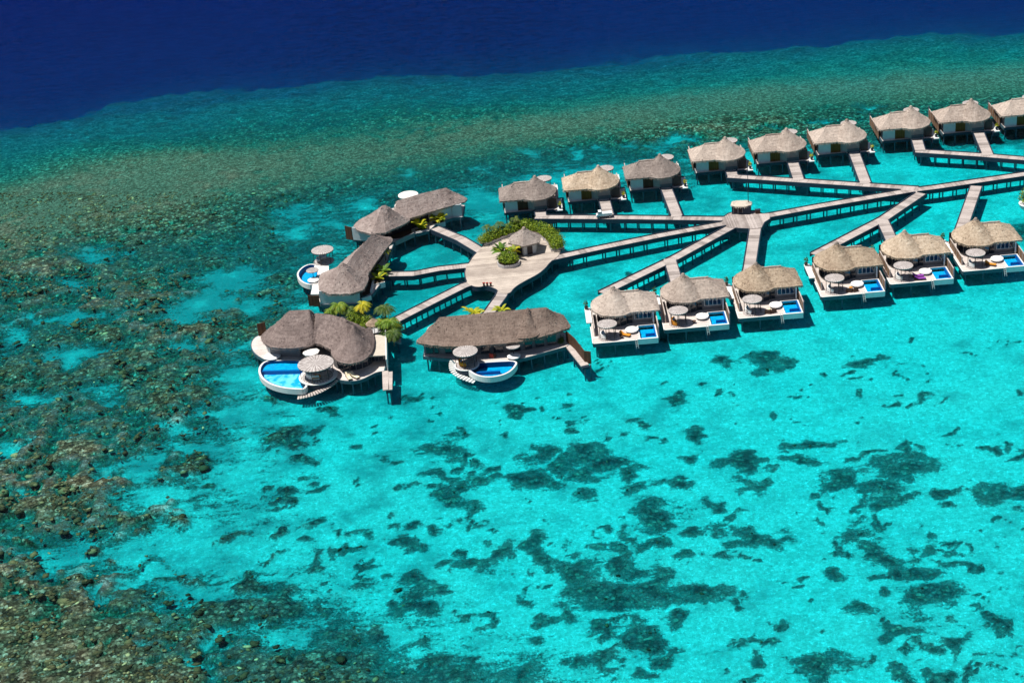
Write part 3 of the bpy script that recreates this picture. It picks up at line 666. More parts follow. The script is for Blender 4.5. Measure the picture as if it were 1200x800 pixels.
for k, a_ in enumerate(AREAS):
    c0 = sum((Vector((p[0], p[1], 0)) for p in a_['poly']), Vector()) / len(a_['poly'])
    root = thing(a_['name'], a_['label'], 'deck', (c0.x, c0.y, DZ)); lo = to_local(root)
    P = [lo((p[0], p[1], DZ)) for p in a_['poly']]
    mb = MB(); mb.prism(P, -.1, .03 + .006 * k); mb.build('boards', a_['mat'], root)
    mb = []; kerb(mb, [(p[0], p[1]) for p in a_['poly']], a_, True)
    for m_ in mb: m_.v = [(x - c0.x, y - c0.y, z) for x, y, z in m_.v]; m_.build('side_beam', 'navy_timber', root)
    cc = Vector((c0.x, c0.y, 0)); cnt = 0
    for q in resample([Vector((p[0], p[1], 0)) for p in a_['poly']], 2.6)[::2 if k == 0 else 1][:40]:
        t = q.lerp(cc, .06)
        if k == 0 and cnt % 2 == 0 or k: pile(t.x, t.y, root, lo)
        cnt += 1

# ------------------------------------------------------------------ villas of the two rows
def privacy_fence(mb, a, b, h, w=.1): mb.beam(a, b, w, -.3, h)
def villa_proto(mat, front):
    r = bpy.data.objects.new('overwater_villa', None); COL.objects.link(r)
    # deck
    mb = MB(); mb.prism([(0, 0), (7.55, 0), (7.55, 5.0), (10.55, 5.0), (10.55, 12.0), (4.9, 12.0), (4.9, 12.5), (.4, 12.5), (.4, 9), (0, 6)], -.22, 0)
    mb.build('deck', 'villa_deck', r)
    mb = MB(); mb.beam((-.0, -.06), (7.2, -.06), .12, -.62, .03); mb.beam((-.06, 0), (-.06, 6), .12, -.6, .03); mb.beam((10.61, 0.0), (10.61, 12.0), .12, -.6, .02); mb.build('fascia', 'teal_fascia', r)
    mb = MB(); mb.beam((.02, -.075), (7.2, -.075), .16, .032, .09); mb.build('deck_edge', 'white_paint', r)
    mb = MB(); mb.beam((-.075, .0), (-.075, 6), .16, .032, .09); mb.build('deck_edge', 'white_paint', r)
    mb = MB(); mb.beam((.4, 12.56), (5, 12.56), .12, -.5, .0); mb.beam((4.9, 12.06), (10.5, 12.06), .12, -.5, .0)
    # floor of the entry terrace
    mb.box(-.6, .7, 10.6, 13.2, -1.0, -.14); mb.build('rear_fascia', 'navy_timber', r)
    mb = MB(); mb.box(-.65, .33, 7.6, 13.25, -.13, .06); mb.build('side_path', 'white_paint', r)
    # pool
    mb = MB(); mb.box(7.25, 10.55, -.06, .22, -.85, .12); mb.box(10.37, 10.55, .22, 4.85, -.85, .11); mb.box(7.56, 7.7, .22, 4.85, -.3, .08); mb.box(7.56, 10.55, 4.85, 4.98, -.3, .10); mb.build('pool_wall', 'white_render', r)
    mb = MB(); mb.box(7.7, 10.37, .22, 4.85, -.85, -.72); p = mb.build('pool_basin', 'pool_tile', r)
    mb = MB(); mb.box(8.7, 10.367, 2.25, 2.55, -.72, -.22); mb.box(7.703, 10.367, .225, .40, -.72, .05); mb.box(10.2, 10.367, .40, 4.85, -.72, .045); mb.build('pool_step', 'pool_tile_dark', r)
    mb = MB(); mb.add([(7.7, .22, .0), (10.37, .22, .0), (10.37, 4.85, .0), (7.7, 4.85, .0)], [(0, 1, 2, 3)]); mb.build('pool_water', 'pool_water', r)
    # ladder / steps to sea
    mb = MB()
    for x in (6.75, 7.1): mb.tube((x, -.15, .45), (x + .2, -.5, -1.3), .03)
    for i in range(4): t = i / 4; mb.tube((6.75 + .2 * t, -.2 - .3 * t, .05 - 1.2 * t), (7.1 + .2 * t, -.2 - .3 * t, .05 - 1.2 * t), .025)
    mb.build('sea_ladder', 'white_paint', r)
    # fences
    for a, b in (((.42, 2.6), (.42, 10.6)), ((10.78, .9), (10.78, 9.5))):
        mb = MB(); mb.beam(a, b, .10, -.5, 1.45); f = mb.build('privacy_fence', 'fence_wood', r)
        mb = MB(); mb.beam(a, b, .16, 1.452, 1.52)
        for y in np.arange(a[1], b[1], 1.6): mb.box(a[0] - .09, a[0] + .09, y - .06, y + .06, -.5, 1.50)
        mb.build('fence_rail', 'jetty_wood', f)
    # tall screen ends seen past the roof
    mb = MB(); mb.box(10.73, 10.83, .4, .9, -.5, 1.9); mb.build('fence_post', 'pile_paint', r)
    # house body: round pavilion
    mb = MB(); mb.lathe((4.2, 8.7, 0), [(3.0, 0.0), (3.0, 2.75)], 36, 1, 1.12, False)
    w1 = mb.build('round_wall', 'grey_wall', r)
    for k in range(7):
        an = math.radians(205 + k * 22); x = 4.2 + 3.03 * math.cos(an); y = 8.7 + 3.03 * 1.12 * math.sin(an)
        mb = MB(); tx, ty = -math.sin(an), math.cos(an) * 1.05; mb.beam((x - tx * .5, y - ty * .5), (x + tx * .5, y + ty * .5), .08, .12, 2.3); mb.build('window', 'window_glass', r)
    # gable wing body
    mb = MB(); mb.box(5.2, 10.35, 6.2, 11.3, 0.0, 2.72); mb.build('wall', 'grey_wall', r)
    mb = MB(); mb.box(10.22, 10.46, 5.35, 5.6, 0, 2.6); mb.build('corner_post', 'white_paint', r)
    mb = MB(); mb.box(6.0, 6.9, 6.1, 6.19, .1, 2.1); mb.build('door', 'window_glass', r)
    for x0, x1 in ((7.3, 10.1),):
        mb = MB(); mb.box(x0, x1, 6.12, 6.197, .8, 2.0); wn = mb.build('window', 'window_glass', r)
        mb = MB()
        for x in np.linspace(x0, x1, 5): mb.box(x - .04, x + .04, 6.07, 6.118, .8, 2.0)
        mb.box(x0 - .05, x1 + .05, 6.06, 6.116, .72, .8); mb.box(x0 - .05, x1 + .05, 6.06, 6.116, 2.0, 2.08); mb.build('window_frame', 'white_paint', wn)
    # rear
    mb = MB(); mb.box(7.95, 10.4, 11.305, 11.5, -.05, 2.4); mb.build('rear_panel', 'pale_wall', r)
    mb = MB(); mb.box(4.75, 7.94, 11.2, 11.42, -.1, 2.3); mb.build('bamboo_screen', 'bamboo_screen' if mat != 'thatch_grey' else 'brown_screen', r)
    mb = MB(); mb.box(2.3, 4.7, 11.9, 12.02, 0, 2.2); mb.build('entry_screen', 'grey_wall', r)
    mb = MB(); mb.box(2.3, 4.7, 12.021, 12.1, -.4, .75); mb.build('entry_plinth', 'teal_fascia', r)
    mb = MB(); mb.box(.5, 2.0, 11.6, 11.75, 0, 2.1); mb.build('door', 'dark_frame', r)
    for x, y in ((10.3, 11.6), (10.3, 9), (8, 11.6), (5.5, 11.7), (5.0, 9), (.6, 11.8), (.6, 8), (.6, 4.5), (.5, .5), (3.5, .4), (6.8, .4), (7.5, 5), (10.2, 5.2)): pile(x, y, r, lambda p: Vector((p[0], p[1], 0)))
    # roof
    mb = MB()
    roof(mb, ellipse(4.2, 8.7, 3.95, 4.5, 44), [(4.2, 8.7, 5.75)], 2.55, sag=.05)
    gp = chaikin([(3.2, 5.15, 0), (11.35, 5.15, 0), (11.5, 5.4, 0), (11.35, 12.1, 0), (11.0, 12.25, 0), (3.2, 12.25, 0)], 1)
    roof(mb, gp, [(4.0, 8.75, 4.75), (8.35, 8.75, 4.7)], 2.55, sag=.04)
    ro = mb.build('roof', mat, r, True)
    mb = MB(); pts = [(x, 8.75, 4.72 + .03 * math.sin(x * 3)) for x in np.linspace(5.2, 8.4, 7)]
    for a, b in zip(pts[:-1], pts[1:]): mb.tube(a, b, .17, .17, 8)
    mb.build('ridge_roll', 'thatch_pale', ro, True)
    mb = MB(); mb.lathe((4.2, 8.7, 5.35), [(.42, 0), (.34, .28), (.2, .5), (.04, .56)], 14); mb.build('apex_cap', 'thatch_pale', ro, True)
    return r
TH_FRONT = ['thatch_grey', 'thatch_pale', 'thatch_tan', 'thatch_tan', 'thatch_tan', 'thatch_tan']
protos = {}
def place_villa(mat, loc, rz, label, group):
    if mat not in protos: o = protos[mat] = villa_proto(mat, True)
    else: o = dup(protos[mat])
    o.location = loc; o.rotation_euler = (0, 0, rz); tag(o, label, 'villa', group); return o
FV = [((695.4, 402.7), 'thatch_pale', 'front villa with grey thatch and orange lounger, nearest the long villa'),
      ((779, 386.7), 'thatch_pale', 'front villa with grey thatch and a single small table on its deck'),
      ((866.2, 373.3), 'thatch_tan', 'tan thatched front villa at the end of the short straight boardwalk'),
      ((963, 348.2), 'thatch_tan', 'tan thatched front villa where the slanting right boardwalk ends'),
      ((1043.9, 333.3), 'thatch_tan', 'tan thatched front villa with purple loungers on its deck'),
      ((1128.9, 318.3), 'thatch_tan', 'rightmost front villa, tan thatch, cut near the picture edge')]
FROT = math.radians(-1.2); FRONT = []
for p, m, l in FV:
    FRONT.append(place_villa(m, at(*p), FROT, l, 'front row of overwater villas with plunge pools'))
BV = [((592.9, 247.9), 'thatch_grey', 'leftmost rear villa, standing just behind the planted plaza'),
      ((667.5, 235.4), 'thatch_tan', 'second rear villa, tan thatch, white buggy parked before its ramp'),
      ((739.8, 221.9), 'thatch_grey', 'third rear villa from the left, long ramp running down to the boardwalk'),
      ((816.8, 201.3), 'thatch_pale', 'rear villa at the left end of the middle boardwalk, stubby ramp'),
      ((888.7, 190.8), 'thatch_pale', 'fifth rear villa from the left, ramp at the middle boardwalk'),
      ((959.6, 180.3), 'thatch_pale', 'sixth rear villa from the left with the long sloping ramp'),
      ((1035, 164.2), 'thatch_pale', 'rear villa at the bend of the far right boardwalk'),
      ((1105.8, 155.8), 'thatch_pale', 'rear villa second from the right with long ramp'),
      ((1177.5, 148.3), 'thatch_pale', 'farthest right rear villa, cut by the picture edge')]
BACK = []
for p, m, l in BV:
    o = at(*p); rz = math.pi + math.radians(-1.5); q = Matrix.Rotation(rz, 3, 'Z') @ Vector((10.3, 11.4, 0))
    BACK.append(place_villa(m, (o.x - q.x, o.y - q.y, DZ), rz, l, 'rear row of overwater villas seen from their entry side'))
def on(v, x, y, z=0):
    return Matrix.Translation(v.location) @ Matrix.Rotation(v.rotation_euler.z, 4, 'Z') @ Vector((x, y, z))
# ------------------------------------------------------------------ pergolas, daybeds, loungers
def pergola_proto(r=1.62, h=2.35, br=1.6, nm='pergola'):
    o = bpy.data.objects.new(nm, None); COL.objects.link(o)
    mb = MB(); mb.lathe((0, 0, 0), [(br, 0.0), (br, .10), (br - .08, .105), (.01, .11)], 36); mb.build('base_disc', 'slatted_canopy', o)
    mb = MB(); mb.lathe((0, 0, h), [(.01, 0), (r, 0), (r, .10), (r - .08, .12), (.01, .2)], 48, cap=False); mb.build('canopy', 'slatted_canopy', o)
    mb = MB(); mb.lathe((0, 0, h - .12), [(r - .02, 0), (r - .02, .115), (r - .14, .115), (r - .14, 0), (r - .02, 0)], 36, cap=False)
    for k in range(4): a = math.pi / 4 * k; mb.beam((-(r - .1) * math.cos(a), -(r - .1) * math.sin(a)), ((r - .1) * math.cos(a), (r - .1) * math.sin(a)), .07, h - .09, h - .005)
    mb.build('canopy_frame', 'dark_frame', o)
    for k in range(6):
        a = math.pi / 3 * k + .3; x, y = (r - .25) * math.cos(a), (r - .25) * math.sin(a)
        mb = MB(); mb.tube((x, y, .1), (x, y, h), .055, .055, 6); mb.build('post', 'dark_frame', o)
    for z in (.55, .9):
        for k in (4, 5):
            mb = MB()
            a = math.pi / 3 * k + .3; b = math.pi / 3 * (k + 1) + .3
            mb.tube(((r - .25) * math.cos(a), (r - .25) * math.sin(a), z), ((r - .25) * math.cos(b), (r - .25) * math.sin(b), z), .03, .03, 5)
            mb.build('rail', 'dark_frame', o)
    return o
PERG = None
def place(proto, first, loc, rz, label, cat, group):
    o = proto if first else dup(proto); o.location = loc; o.rotation_euler = (0, 0, rz); tag(o, label, cat, group); return o
FN = ['first front villa, beside the orange lounger', 'second front villa, nearest the lone small table', 'third front villa, at the foot of the straight boardwalk',
      'fourth front villa, facing two dark chairs', 'fifth front villa, beside the purple loungers', 'sixth front villa, at the right picture edge']
pg = pergola_proto()
for i, v in enumerate(FRONT): place(pg, i == 0, on(v, 2.5, 1.95), FROT + .2 * i, 'round slatted pergola on the ' + FN[i], 'pergola', 'round pergolas on villa decks')
BN = ['behind the leftmost rear villa by the plaza', 'behind the rear villa with the buggy', 'behind the third rear villa with a long ramp', 'behind the rear villa at the middle boardwalk end',
      'behind the fifth rear villa from the left', 'behind the sixth rear villa from the left', 'behind the rear villa at the far boardwalk bend', 'behind the rear villa second from the right', 'behind the rear villa at the right edge']
for i, v in enumerate(BACK): place(pg, False, on(v, 2.5, 1.95), .4 * i, 'pergola top poking up ' + BN[i], 'pergola', 'round pergolas on villa decks')
def daybed_proto():
    o = bpy.data.objects.new('round_daybed', None); COL.objects.link(o)
    mb = MB(); mb.lathe((0, 0, 0), [(.85, 0), (.95, .12), (1.0, .28)], 32); mb.build('frame', 'navy_timber', o)
    mb = MB(); mb.lathe((0, 0, .29), [(1.04, 0), (1.1, .08), (1.06, .22), (.9, .27), (.01, .29)], 36); m = mb.build('mattress', 'cushion_white', o, True)
    mb = MB(); mb.lathe((.35, .45, .56), [(.2, 0), (.24, .06), (.15, .13), (.01, .15)], 10, 1.5, .7); mb.build('cushion', 'cushion_white', m, True)
    return o
db = daybed_proto()
for i, v in enumerate(FRONT): place(db, i == 0, on(v, 6.55, 3.1), .5 * i, 'white round daybed on the ' + FN[i], 'daybed', 'white round daybeds by the plunge pools')
def lounger_proto(mat, nm='sun_lounger'):
    o = bpy.data.objects.new(nm, None); COL.objects.link(o)
    mb = MB(); mb.box(-.33, .33, -.95, .95, .2, .28)
    mb.build('frame', 'wicker_brown', o)
    for x in (-.28, .28):
        for y in (-.85, .8): mb = MB(); mb.box(x - .04, x + .04, y - .04, y + .04, 0, .2); mb.build('leg', 'wicker_brown', o)
    mb = MB(); mb.box(-.31, .31, -.95, .30, .284, .38); mb.build('mattress', mat, o)
    mb = MB(); vs = [(-.31, .31, .29), (.31, .31, .29), (.31, .95, .75), (-.31, .95, .75), (-.31, .26, .38), (.31, .26, .38), (.31, .88, .84), (-.31, .88, .84)]
    mb.add(vs, [(0, 3, 2, 1), (4, 5, 6, 7), (0, 1, 5, 4), (1, 2, 6, 5), (2, 3, 7, 6), (3, 0, 4, 7)]); mb.build('backrest', mat, o)
    return o
LP = {k: lounger_proto(m) for k, m in (('orange', 'cushion_orange'), ('purple', 'cushion_purple'), ('cream', 'cushion_cream'))}
used = set()
def lounger(kind, loc, rz, label, group='sun loungers on the villa decks', s=1):
    o = place(LP[kind], kind not in used, loc, rz, label, 'lounger', group); used.add(kind); o.scale = (s, s, s); return o
def small_table(mat, loc, label, r=.3, h=.4, name='side_table'):
    t = thing(name, label, 'table', loc, 0, 'small tables on the villa decks')
    mb = MB(); mb.lathe((0, 0, h - .05), [(r, 0), (r, .06), (.01, .062)], 16); mb.build('tabletop', mat, t)
    mb = MB(); mb.lathe((0, 0, 0), [(r * .5, 0), (.05, .05), (.05, h - .05)], 10); mb.build('leg', 'wicker_brown', t); return t
def armchair(mat, loc, rz, label, group='low seats on the villa decks'):
    t = thing('armchair', label, 'armchair', loc, rz, group)
    mb = MB(); mb.box(-.36, .36, -.36, .36, .05, .36); mb.build('seat', mat, t)
    mb = MB(); mb.box(-.36, .36, .26, .38, .362, .8); mb.build('backrest', mat, t)
    for s_ in (-1, 1): mb = MB(); mb.box(s_ * .41 - .045, s_ * .41 + .045, -.36, .38, .05, .58); mb.build('armrest', 'wicker_brown', t)
    return t
v = FRONT[0]; lounger('orange', on(v, 5.3, 1.75), 1.0, 'orange cushioned lounger on the grey roofed front villa nearest the long villa')
small_table('wicker_brown', on(v, 4.7, 1.1), 'small dark table by the orange lounger of the first front villa')
v = FRONT[1]; small_table('wicker_brown', on(v, 5.0, 1.6), 'lone small dark table on the second front villa deck', .35)
v = FRONT[2]
armchair('wicker_brown', on(v, 4.9, 1.1), 2.8, 'left dark armchair on the third front villa deck'); armchair('wicker_brown', on(v, 5.8, 1.2), 3.4, 'right dark armchair beside the daybed of the third front villa')
small_table('cushion_cream', on(v, 5.3, 1.75), 'tan table between two dark armchairs of the third front villa')
v = FRONT[3]
armchair('wicker_brown', on(v, 4.8, 1.2), 2.8, 'left dark armchair on the fourth front villa deck'); armchair('wicker_brown', on(v, 5.8, 1.2), 3.4, 'right dark armchair by the daybed of the fourth front villa')
small_table('cushion_orange', on(v, 5.25, 2.0), 'orange topped table behind two dark armchairs of the fourth front villa')
v = FRONT[4]; lounger('purple', on(v, 5.0, 1.9), 1.45, 'rear purple lounger on the fifth front villa deck'); lounger('purple', on(v, 5.1, .8), 1.5, 'front purple lounger nearest the deck edge of the fifth front villa')
v = FRONT[5]; lounger('orange', on(v, 5.0, 1.5), 1.0, 'orange lounger on the rightmost front villa deck'); small_table('wicker_brown', on(v, 4.3, 1.2), 'dark side table left of the orange lounger, rightmost front villa')
# sofa under pergolas
def sofa_proto(mat='cushion_white'):
    o = bpy.data.objects.new('curved_sofa', None); COL.objects.link(o)
    mb = MB(); n = 14; V = []; F = []
    for k in range(n + 1):
        a = math.radians(120 + 130 * k / n)
        for r_, z in ((1.25, .12), (1.25, .75), (1.08, .75), (1.05, .42), (.65, .42), (.65, .12)): V.append((r_ * math.cos(a), r_ * math.sin(a), z))
    for k in range(n):
        for j in range(6): F.append((k * 6 + j, (k + 1) * 6 + j, (k + 1) * 6 + (j + 1) % 6, k * 6 + (j + 1) % 6))
    F += [tuple(range(5, -1, -1)), tuple(range(n * 6, n * 6 + 6))]
    mb.add(V, F); mb.build('seat', mat, o)
    for a_ in (135, 170, 215, 240):
        a = math.radians(a_); mb = MB(); mb.lathe((.95 * math.cos(a), .95 * math.sin(a), .425), [(.16, 0), (.22, .1), (.14, .2), (.01, .22)], 8); mb.build('cushion', 'cushion_blue', o, True)
    return o
sf = sofa_proto()
for i, k in enumerate((0, 2, 3, 4, 5)):
    place(sf, i == 0, on(FRONT[k], 2.5, 1.95, .11), FROT, 'white curved sofa, pergola of the ' + FN[k], 'sofa', 'curved sofas under the pergolas')
sf2 = sofa_proto('cushion_orange'); place(sf2, True, on(FRONT[1], 2.5, 1.95, .11), FROT, 'orange curved sofa under the pergola of the second front villa', 'sofa', 'curved sofas under the pergolas')
# ------------------------------------------------------------------ plants
def leaf_cloud(mb, c, rad, n, size, rng=np.random, flat=.5, tmul=1.0):
    """n small leaf quads through lumpy ellipsoid"""
    if mb.tint is None: mb.tint = []
    for _ in range(n):
        d = Vector(rng.normal(size=3)).normalized(); k = (.55 + .5 * rng.rand()) * (1 + .35 * mnoise.noise(d * 1.8 + Vector(c)))
        if d.z < -.25: d.z *= .3
        p = Vector(c) + Vector((d.x * rad[0] * k, d.y * rad[1] * k, d.z * rad[2] * k))
        nrm = (d + Vector(rng.normal(size=3)) * .6 + Vector((0, 0, flat))).normalized(); u = nrm.orthogonal().normalized(); a = rng.rand() * 6.28
        u = Matrix.Rotation(a, 3, nrm) @ u; v = nrm.cross(u); s = size * (.6 + .8 * rng.rand())
        vs = [p - u * s, p + v * s * .45, p + u * s, p - v * s * .45]
        mb.add(vs, [(0, 1, 2, 3)]); mb.tint.append(min(1, max(0, tmul * (.15 + .75 * rng.rand()))))
def palm(loc, h, r, label, mat='leaf_palm', n=16, group='palms around the big villas and plaza', lean=(0, 0)):
    t = thing('palm_tree', label, 'palm tree', loc, random.random() * 6, group)
    mb = MB(); pts = [Vector((lean[0] * (k / 5) ** 2, lean[1] * (k / 5) ** 2, h * k / 5)) for k in range(6)]
    for k in range(5): mb.tube(pts[k], pts[k + 1], .13 - .012 * k, .13 - .012 * (k + 1), 7)
    mb.build('trunk', 'trunk_bark', t)
    mb = MB(); mb.tint = []
    for k in range(n):
        a = 6.283 * k / n + random.uniform(-.2, .2); up = random.uniform(.15, 1.0); L = r * random.uniform(.8, 1.15); tone = random.random() * .5 + .2
        top = pts[-1]; prev = None
        for j in range(9):
            s = j / 8; rad = L * (s * (1 - .12 * s)); z = L * (up * s - (.55 + up * .5) * s * s)
            p = top + Vector((rad * math.cos(a), rad * math.sin(a), z))
            if prev is not None:
                d = (p - prev).normalized(); side = Vector((-math.sin(a), math.cos(a), 0)); w = .55 * r / 2 * math.sin(math.pi * min(1, s * .85 + .1)) + .08
                for sg in (-1, 1):
                    for q in range(2):
                        b0 = prev.lerp(p, q * .5); b1 = prev.lerp(p, q * .5 + .46)
                        tip = b1 + side * sg * w + Vector((0, 0, -w * .45)) + d * w * .5
                        mb.add([b0, b1, tip], [(0, 1, 2)]); mb.tint.append(min(1, tone + random.random() * .4))
                mb.add([prev - side * .025, p - side * .025, p + side * .025, prev + side * .025], [(0, 1, 2, 3)]); mb.tint.append(.8)
            prev = p
    mb.build('crown', mat, t); return t
def shrub(loc, rad, label, mat='leaf_hedge', n=500, size=.16, group=None, cat='shrub', name='shrub', pot=None):
    t = thing(name, label, cat, loc, 0, group)
    mb = MB(); mb.tint = []; leaf_cloud(mb, (0, 0, rad[2] * .55), rad, n, size); leaf_cloud(mb, (0, 0, rad[2] * .5), [q * .6 for q in rad], n // 2, size); mb.build('foliage', mat, t)
    mb = MB()
    for k in range(5): a = k * 1.26; mb.tube((0, 0, 0), (rad[0] * .5 * math.cos(a), rad[1] * .5 * math.sin(a), rad[2] * .6), .04, .02, 5)
    mb.build('stem', 'trunk_bark', t)
    return t
def bananaleaf(loc, h, label, mat='leaf_yellow', n=9, group='broad leaved plants', r=1.0):
    t = thing('broad_leaf_plant', label, 'plant', loc, random.random() * 6, group)
    mb = MB(); mb.tint = []
    for k in range(n):
        a = 6.283 * k / n + random.uniform(-.3, .3); L = h * random.uniform(.8, 1.2); wd = .16 * L; prev = None; up = random.uniform(.7, 1.3); tone = random.random()
        for j in range(6):
            s = j / 5; p = Vector((r * L * .75 * s * math.cos(a), r * L * .75 * s * math.sin(a), L * (up * s - .65 * s * s))); w = wd * math.sin(math.pi * (.08 + .9 * s)); sd = Vector((-math.sin(a), math.cos(a), 0)) * w
            if prev: mb.add([prev[0] - prev[1], p - sd, p, prev[0]], [(0, 1, 2, 3)]); mb.tint.append(tone * .7 + .1); mb.add([prev[0], p, p + sd, prev[0] + prev[1]], [(0, 1, 2, 3)]); mb.tint.append(tone * .7 + .25)
            prev = (p, sd)
    mb.build('leaves', mat, t); mb = MB(); mb.tube((0, 0, -.05), (0, 0, h * .35), .07, .05, 6); mb.build('stem', 'trunk_bark', t); return t
def px4(x, y, z=DZ): return at(400 + x / 4.286, 210 + y / 4.286, z)
# kidney hedge round the back of the plaza
def planter_poly(pts, z0, z1, label, name='planter', root=None):
    c = sum((Vector((p[0], p[1], 0)) for p in pts), Vector()) / len(pts); t = thing(name, label, 'planter', (c.x, c.y, DZ)); lo = to_local(t)
    P = [lo((p[0], p[1], DZ)) for p in pts]; mb = MB(); mb.prism(P, z0, z1); mb.build('planter_wall', 'planter_stone', t)
    Q = [p * .9 + Vector((0, 0, 0)) for p in P]; mb = MB(); mb.prism([p * .93 for p in P], z1 - .02, z1 + .03, False); mb.build('soil_bed', 'soil', t); return t
def band(a_pts, w):
    L, R = strip(a_pts, w); return [(*p, 0) for p in L] + [(*p, 0) for p in R[::-1]]
HL = [px4(712, 325), px4(745, 312), px4(800, 288), px4(860, 268), px4(920, 258)]
HR = [px4(925, 258), px4(985, 262), px4(1035, 285), px4(1070, 318), px4(1088, 358)]
for pts, nm, lb in ((HL, 'left', 'long curved green hedge along the left rear rim of the plaza'), (HR, 'right', 'green hedge curling round the right side behind the plaza hut')):
    b4 = chaikin([Vector((p.x, p.y, 0)) for p in pts], 1, False)
    planter_poly(band(b4, 2.5), -.3, .5, 'low stone planter under the %s hand curved hedge of the plaza' % nm)
    c = pts[2]; t = thing('hedge', lb, 'hedge', (c.x, c.y, DZ + .5)); mb = MB(); mb.tint = []
    for p in resample(b4, .75, False):
        leaf_cloud(mb, (p.x - c.x + random.uniform(-.3, .3), p.y - c.y + random.uniform(-.3, .3), .5), (1.5, 1.5, random.uniform(.9, 1.5)), 330, .17)
    mb.build('foliage', 'leaf_hedge', t)
    mb = MB()
    for p in resample(b4, .8, False): mb.tube((p.x - c.x, p.y - c.y, -.05), (p.x - c.x + .1, p.y - c.y, .7), .05, .03, 5)
    mb.build('stem', 'trunk_bark', t)
pc = px4(842, 432)
t = planter_poly([(pc.x + 2.05 * math.cos(a), pc.y + .4 + 2.0 * math.sin(a), 0) for a in np.linspace(0, 6.28, 29)[:-1]], 0.03, .62, 'round grey stone planter on the front of the plaza')
t = thing('hedge', 'round clipped green bush in the front planter of the plaza', 'hedge', (pc.x, pc.y + .4, DZ + .6)); mb = MB(); mb.tint = []
for k in range(9): a = k * .7; leaf_cloud(mb, (1.0 * math.cos(a) * (k > 0), 1.0 * math.sin(a) * (k > 0), .6), (1.05, 1.05, .95), 330, .17)
mb.build('foliage', 'leaf_hedge', t); mb = MB()
for k in range(6): mb.tube((.3 * math.cos(k), .3 * math.sin(k), -.02), (.7 * math.cos(k), .7 * math.sin(k), .8), .05, .03, 5)
mb.build('stem', 'trunk_bark', t)
for x, y, h, l in ((735, 300, 2.0, 'thin leafy palm at the left tip of the plaza hedge'), (800, 285, 2.1, 'short palm standing over the left part of the plaza hedge'), (880, 262, 2.1, 'short palm behind the peak of the plaza hut'), (768, 296, 1.7, 'small palm between two taller ones above the left plaza hedge')):
    p = px4(x, y); palm((p.x, p.y, DZ + .5), h, 1.25, l, 'leaf_olive', 11, 'small palms in the plaza planters')
for x, y, h, l in ((1040, 285, 1.5, 'yellow leaved plant in the right plaza hedge near the hut'), (1065, 300, 1.6, 'yellow tipped plant at the outer bend of the right plaza hedge')):
    p = px4(x, y); bananaleaf((p.x, p.y, DZ + .9), h, l, 'leaf_yellow', 8)
for x, y, h, l, m in ((865, 395, 2.2, 'yellow broad leaved plant leaning from the round planter towards the hut', 'leaf_yellow'), (815, 400, 2.4, 'olive plant at the left back of the round planter', 'leaf_palm'), (800, 385, 1.9, 'spiky green plant at the left of the round planter', 'leaf_olive')):
    p = px4(x, y); bananaleaf((p.x, p.y, DZ + 1.1), h, l, m, 10, r=1.2)
# plaza hut
hc = px4(928, 368); hut = thing('thatched_hut', 'small six sided hut with grey thatched roof on the plaza', 'hut', (hc.x, hc.y + 1.0, DZ + .035), .35)
hexa = lambda r, o=0: [(r * math.cos(math.pi / 3 * k + o), r * math.sin(math.pi / 3 * k + o)) for k in range(6)]
mb = MB(); mb.prism(hexa(2.35), 0, 2.35); mb.build('wall', 'pale_wall', hut)
mb = MB(); mb.beam((-.5, -2.1), (.5, -2.1), .1, .05, 2.0); mb.build('door', 'dark_frame', hut)
mb = MB(); mb.beam((-2.15, -.7), (-1.45, -1.9), .1, .05, 2.0); mb.build('doorway', 'dark_room', hut)
mb = MB(); ev = [(x, y, 0) for x, y in hexa(3.3)]; roof(mb, ev, [(0, 0, 4.5)], 2.25, .34, 10, .03, .05); ro = mb.build('roof', 'thatch_grey', hut, True)
mb = MB(); mb.lathe((0, 0, 4.3), [(.4, 0), (.3, .25), (.04, .4)], 12); mb.build('apex_cap', 'thatch_pale', ro, True)
for k, x in enumerate((567.3, 571.2, 575.3)):
    p = at(x, 335.6); t = thing('stool', ['dark red stool, left of three at the front rim of the plaza', 'dark red stool, middle of three at the front rim of the plaza', 'dark red stool, right of three at the front rim of the plaza'][k], 'stool', (p.x, p.y, DZ + .035), 0, 'dark red stools at the plaza rim')
    mb = MB(); mb.lathe((0, 0, 0), [(.16, 0), (.2, .1), (.15, .4), (.24, .62)], 10); mb.build('stand', 'wicker_brown', t); mb = MB(); mb.lathe((0, 0, .621), [(.25, 0), (.26, .08), (.01, .12)], 10); mb.build('seat', 'red_cloth', t)
# junction hut
a = at(859.3, 253.2); b = at(881, 253.2)
jh = thing('shelter_hut', 'small flat roofed service hut on the junction deck, cream roof', 'hut', ((a.x + b.x) / 2, a.y + .9, DZ + .04), math.atan2(b.y - a.y, b.x - a.x)); W = (b - a).length
mb = MB(); mb.box(-W / 2, W / 2, -.5, 1.9, 0, 1.5); mb.build('wall', 'navy_timber', jh)
for x in (-1.0, -.1): mb = MB(); mb.box(x - .33, x + .33, -.56, -.505, .35, 1.3); w_ = mb.build('window', 'red_cloth' if 0 else 'dark_room', jh); mb = MB(); mb.box(x - .42, x - .335, -.57, -.506, .3, 1.35); mb.box(x + .335, x + .42, -.57, -.506, .3, 1.35); mb.build('window_frame', 'grey_wall', w_)
mb = MB(); rp = chaikin([(-W / 2 - .2, -.8, 0), (W / 2 + .2, -.8, 0), (W / 2 + .2, 2.2, 0), (-W / 2 - .2, 2.2, 0)], 1); roof(mb, rp, [(-.9, .7, 2.0), (.9, .7, 2.0)], 1.68, .18, 6, 0, .02); mb.build('roof', 'cream_canopy', jh, True)
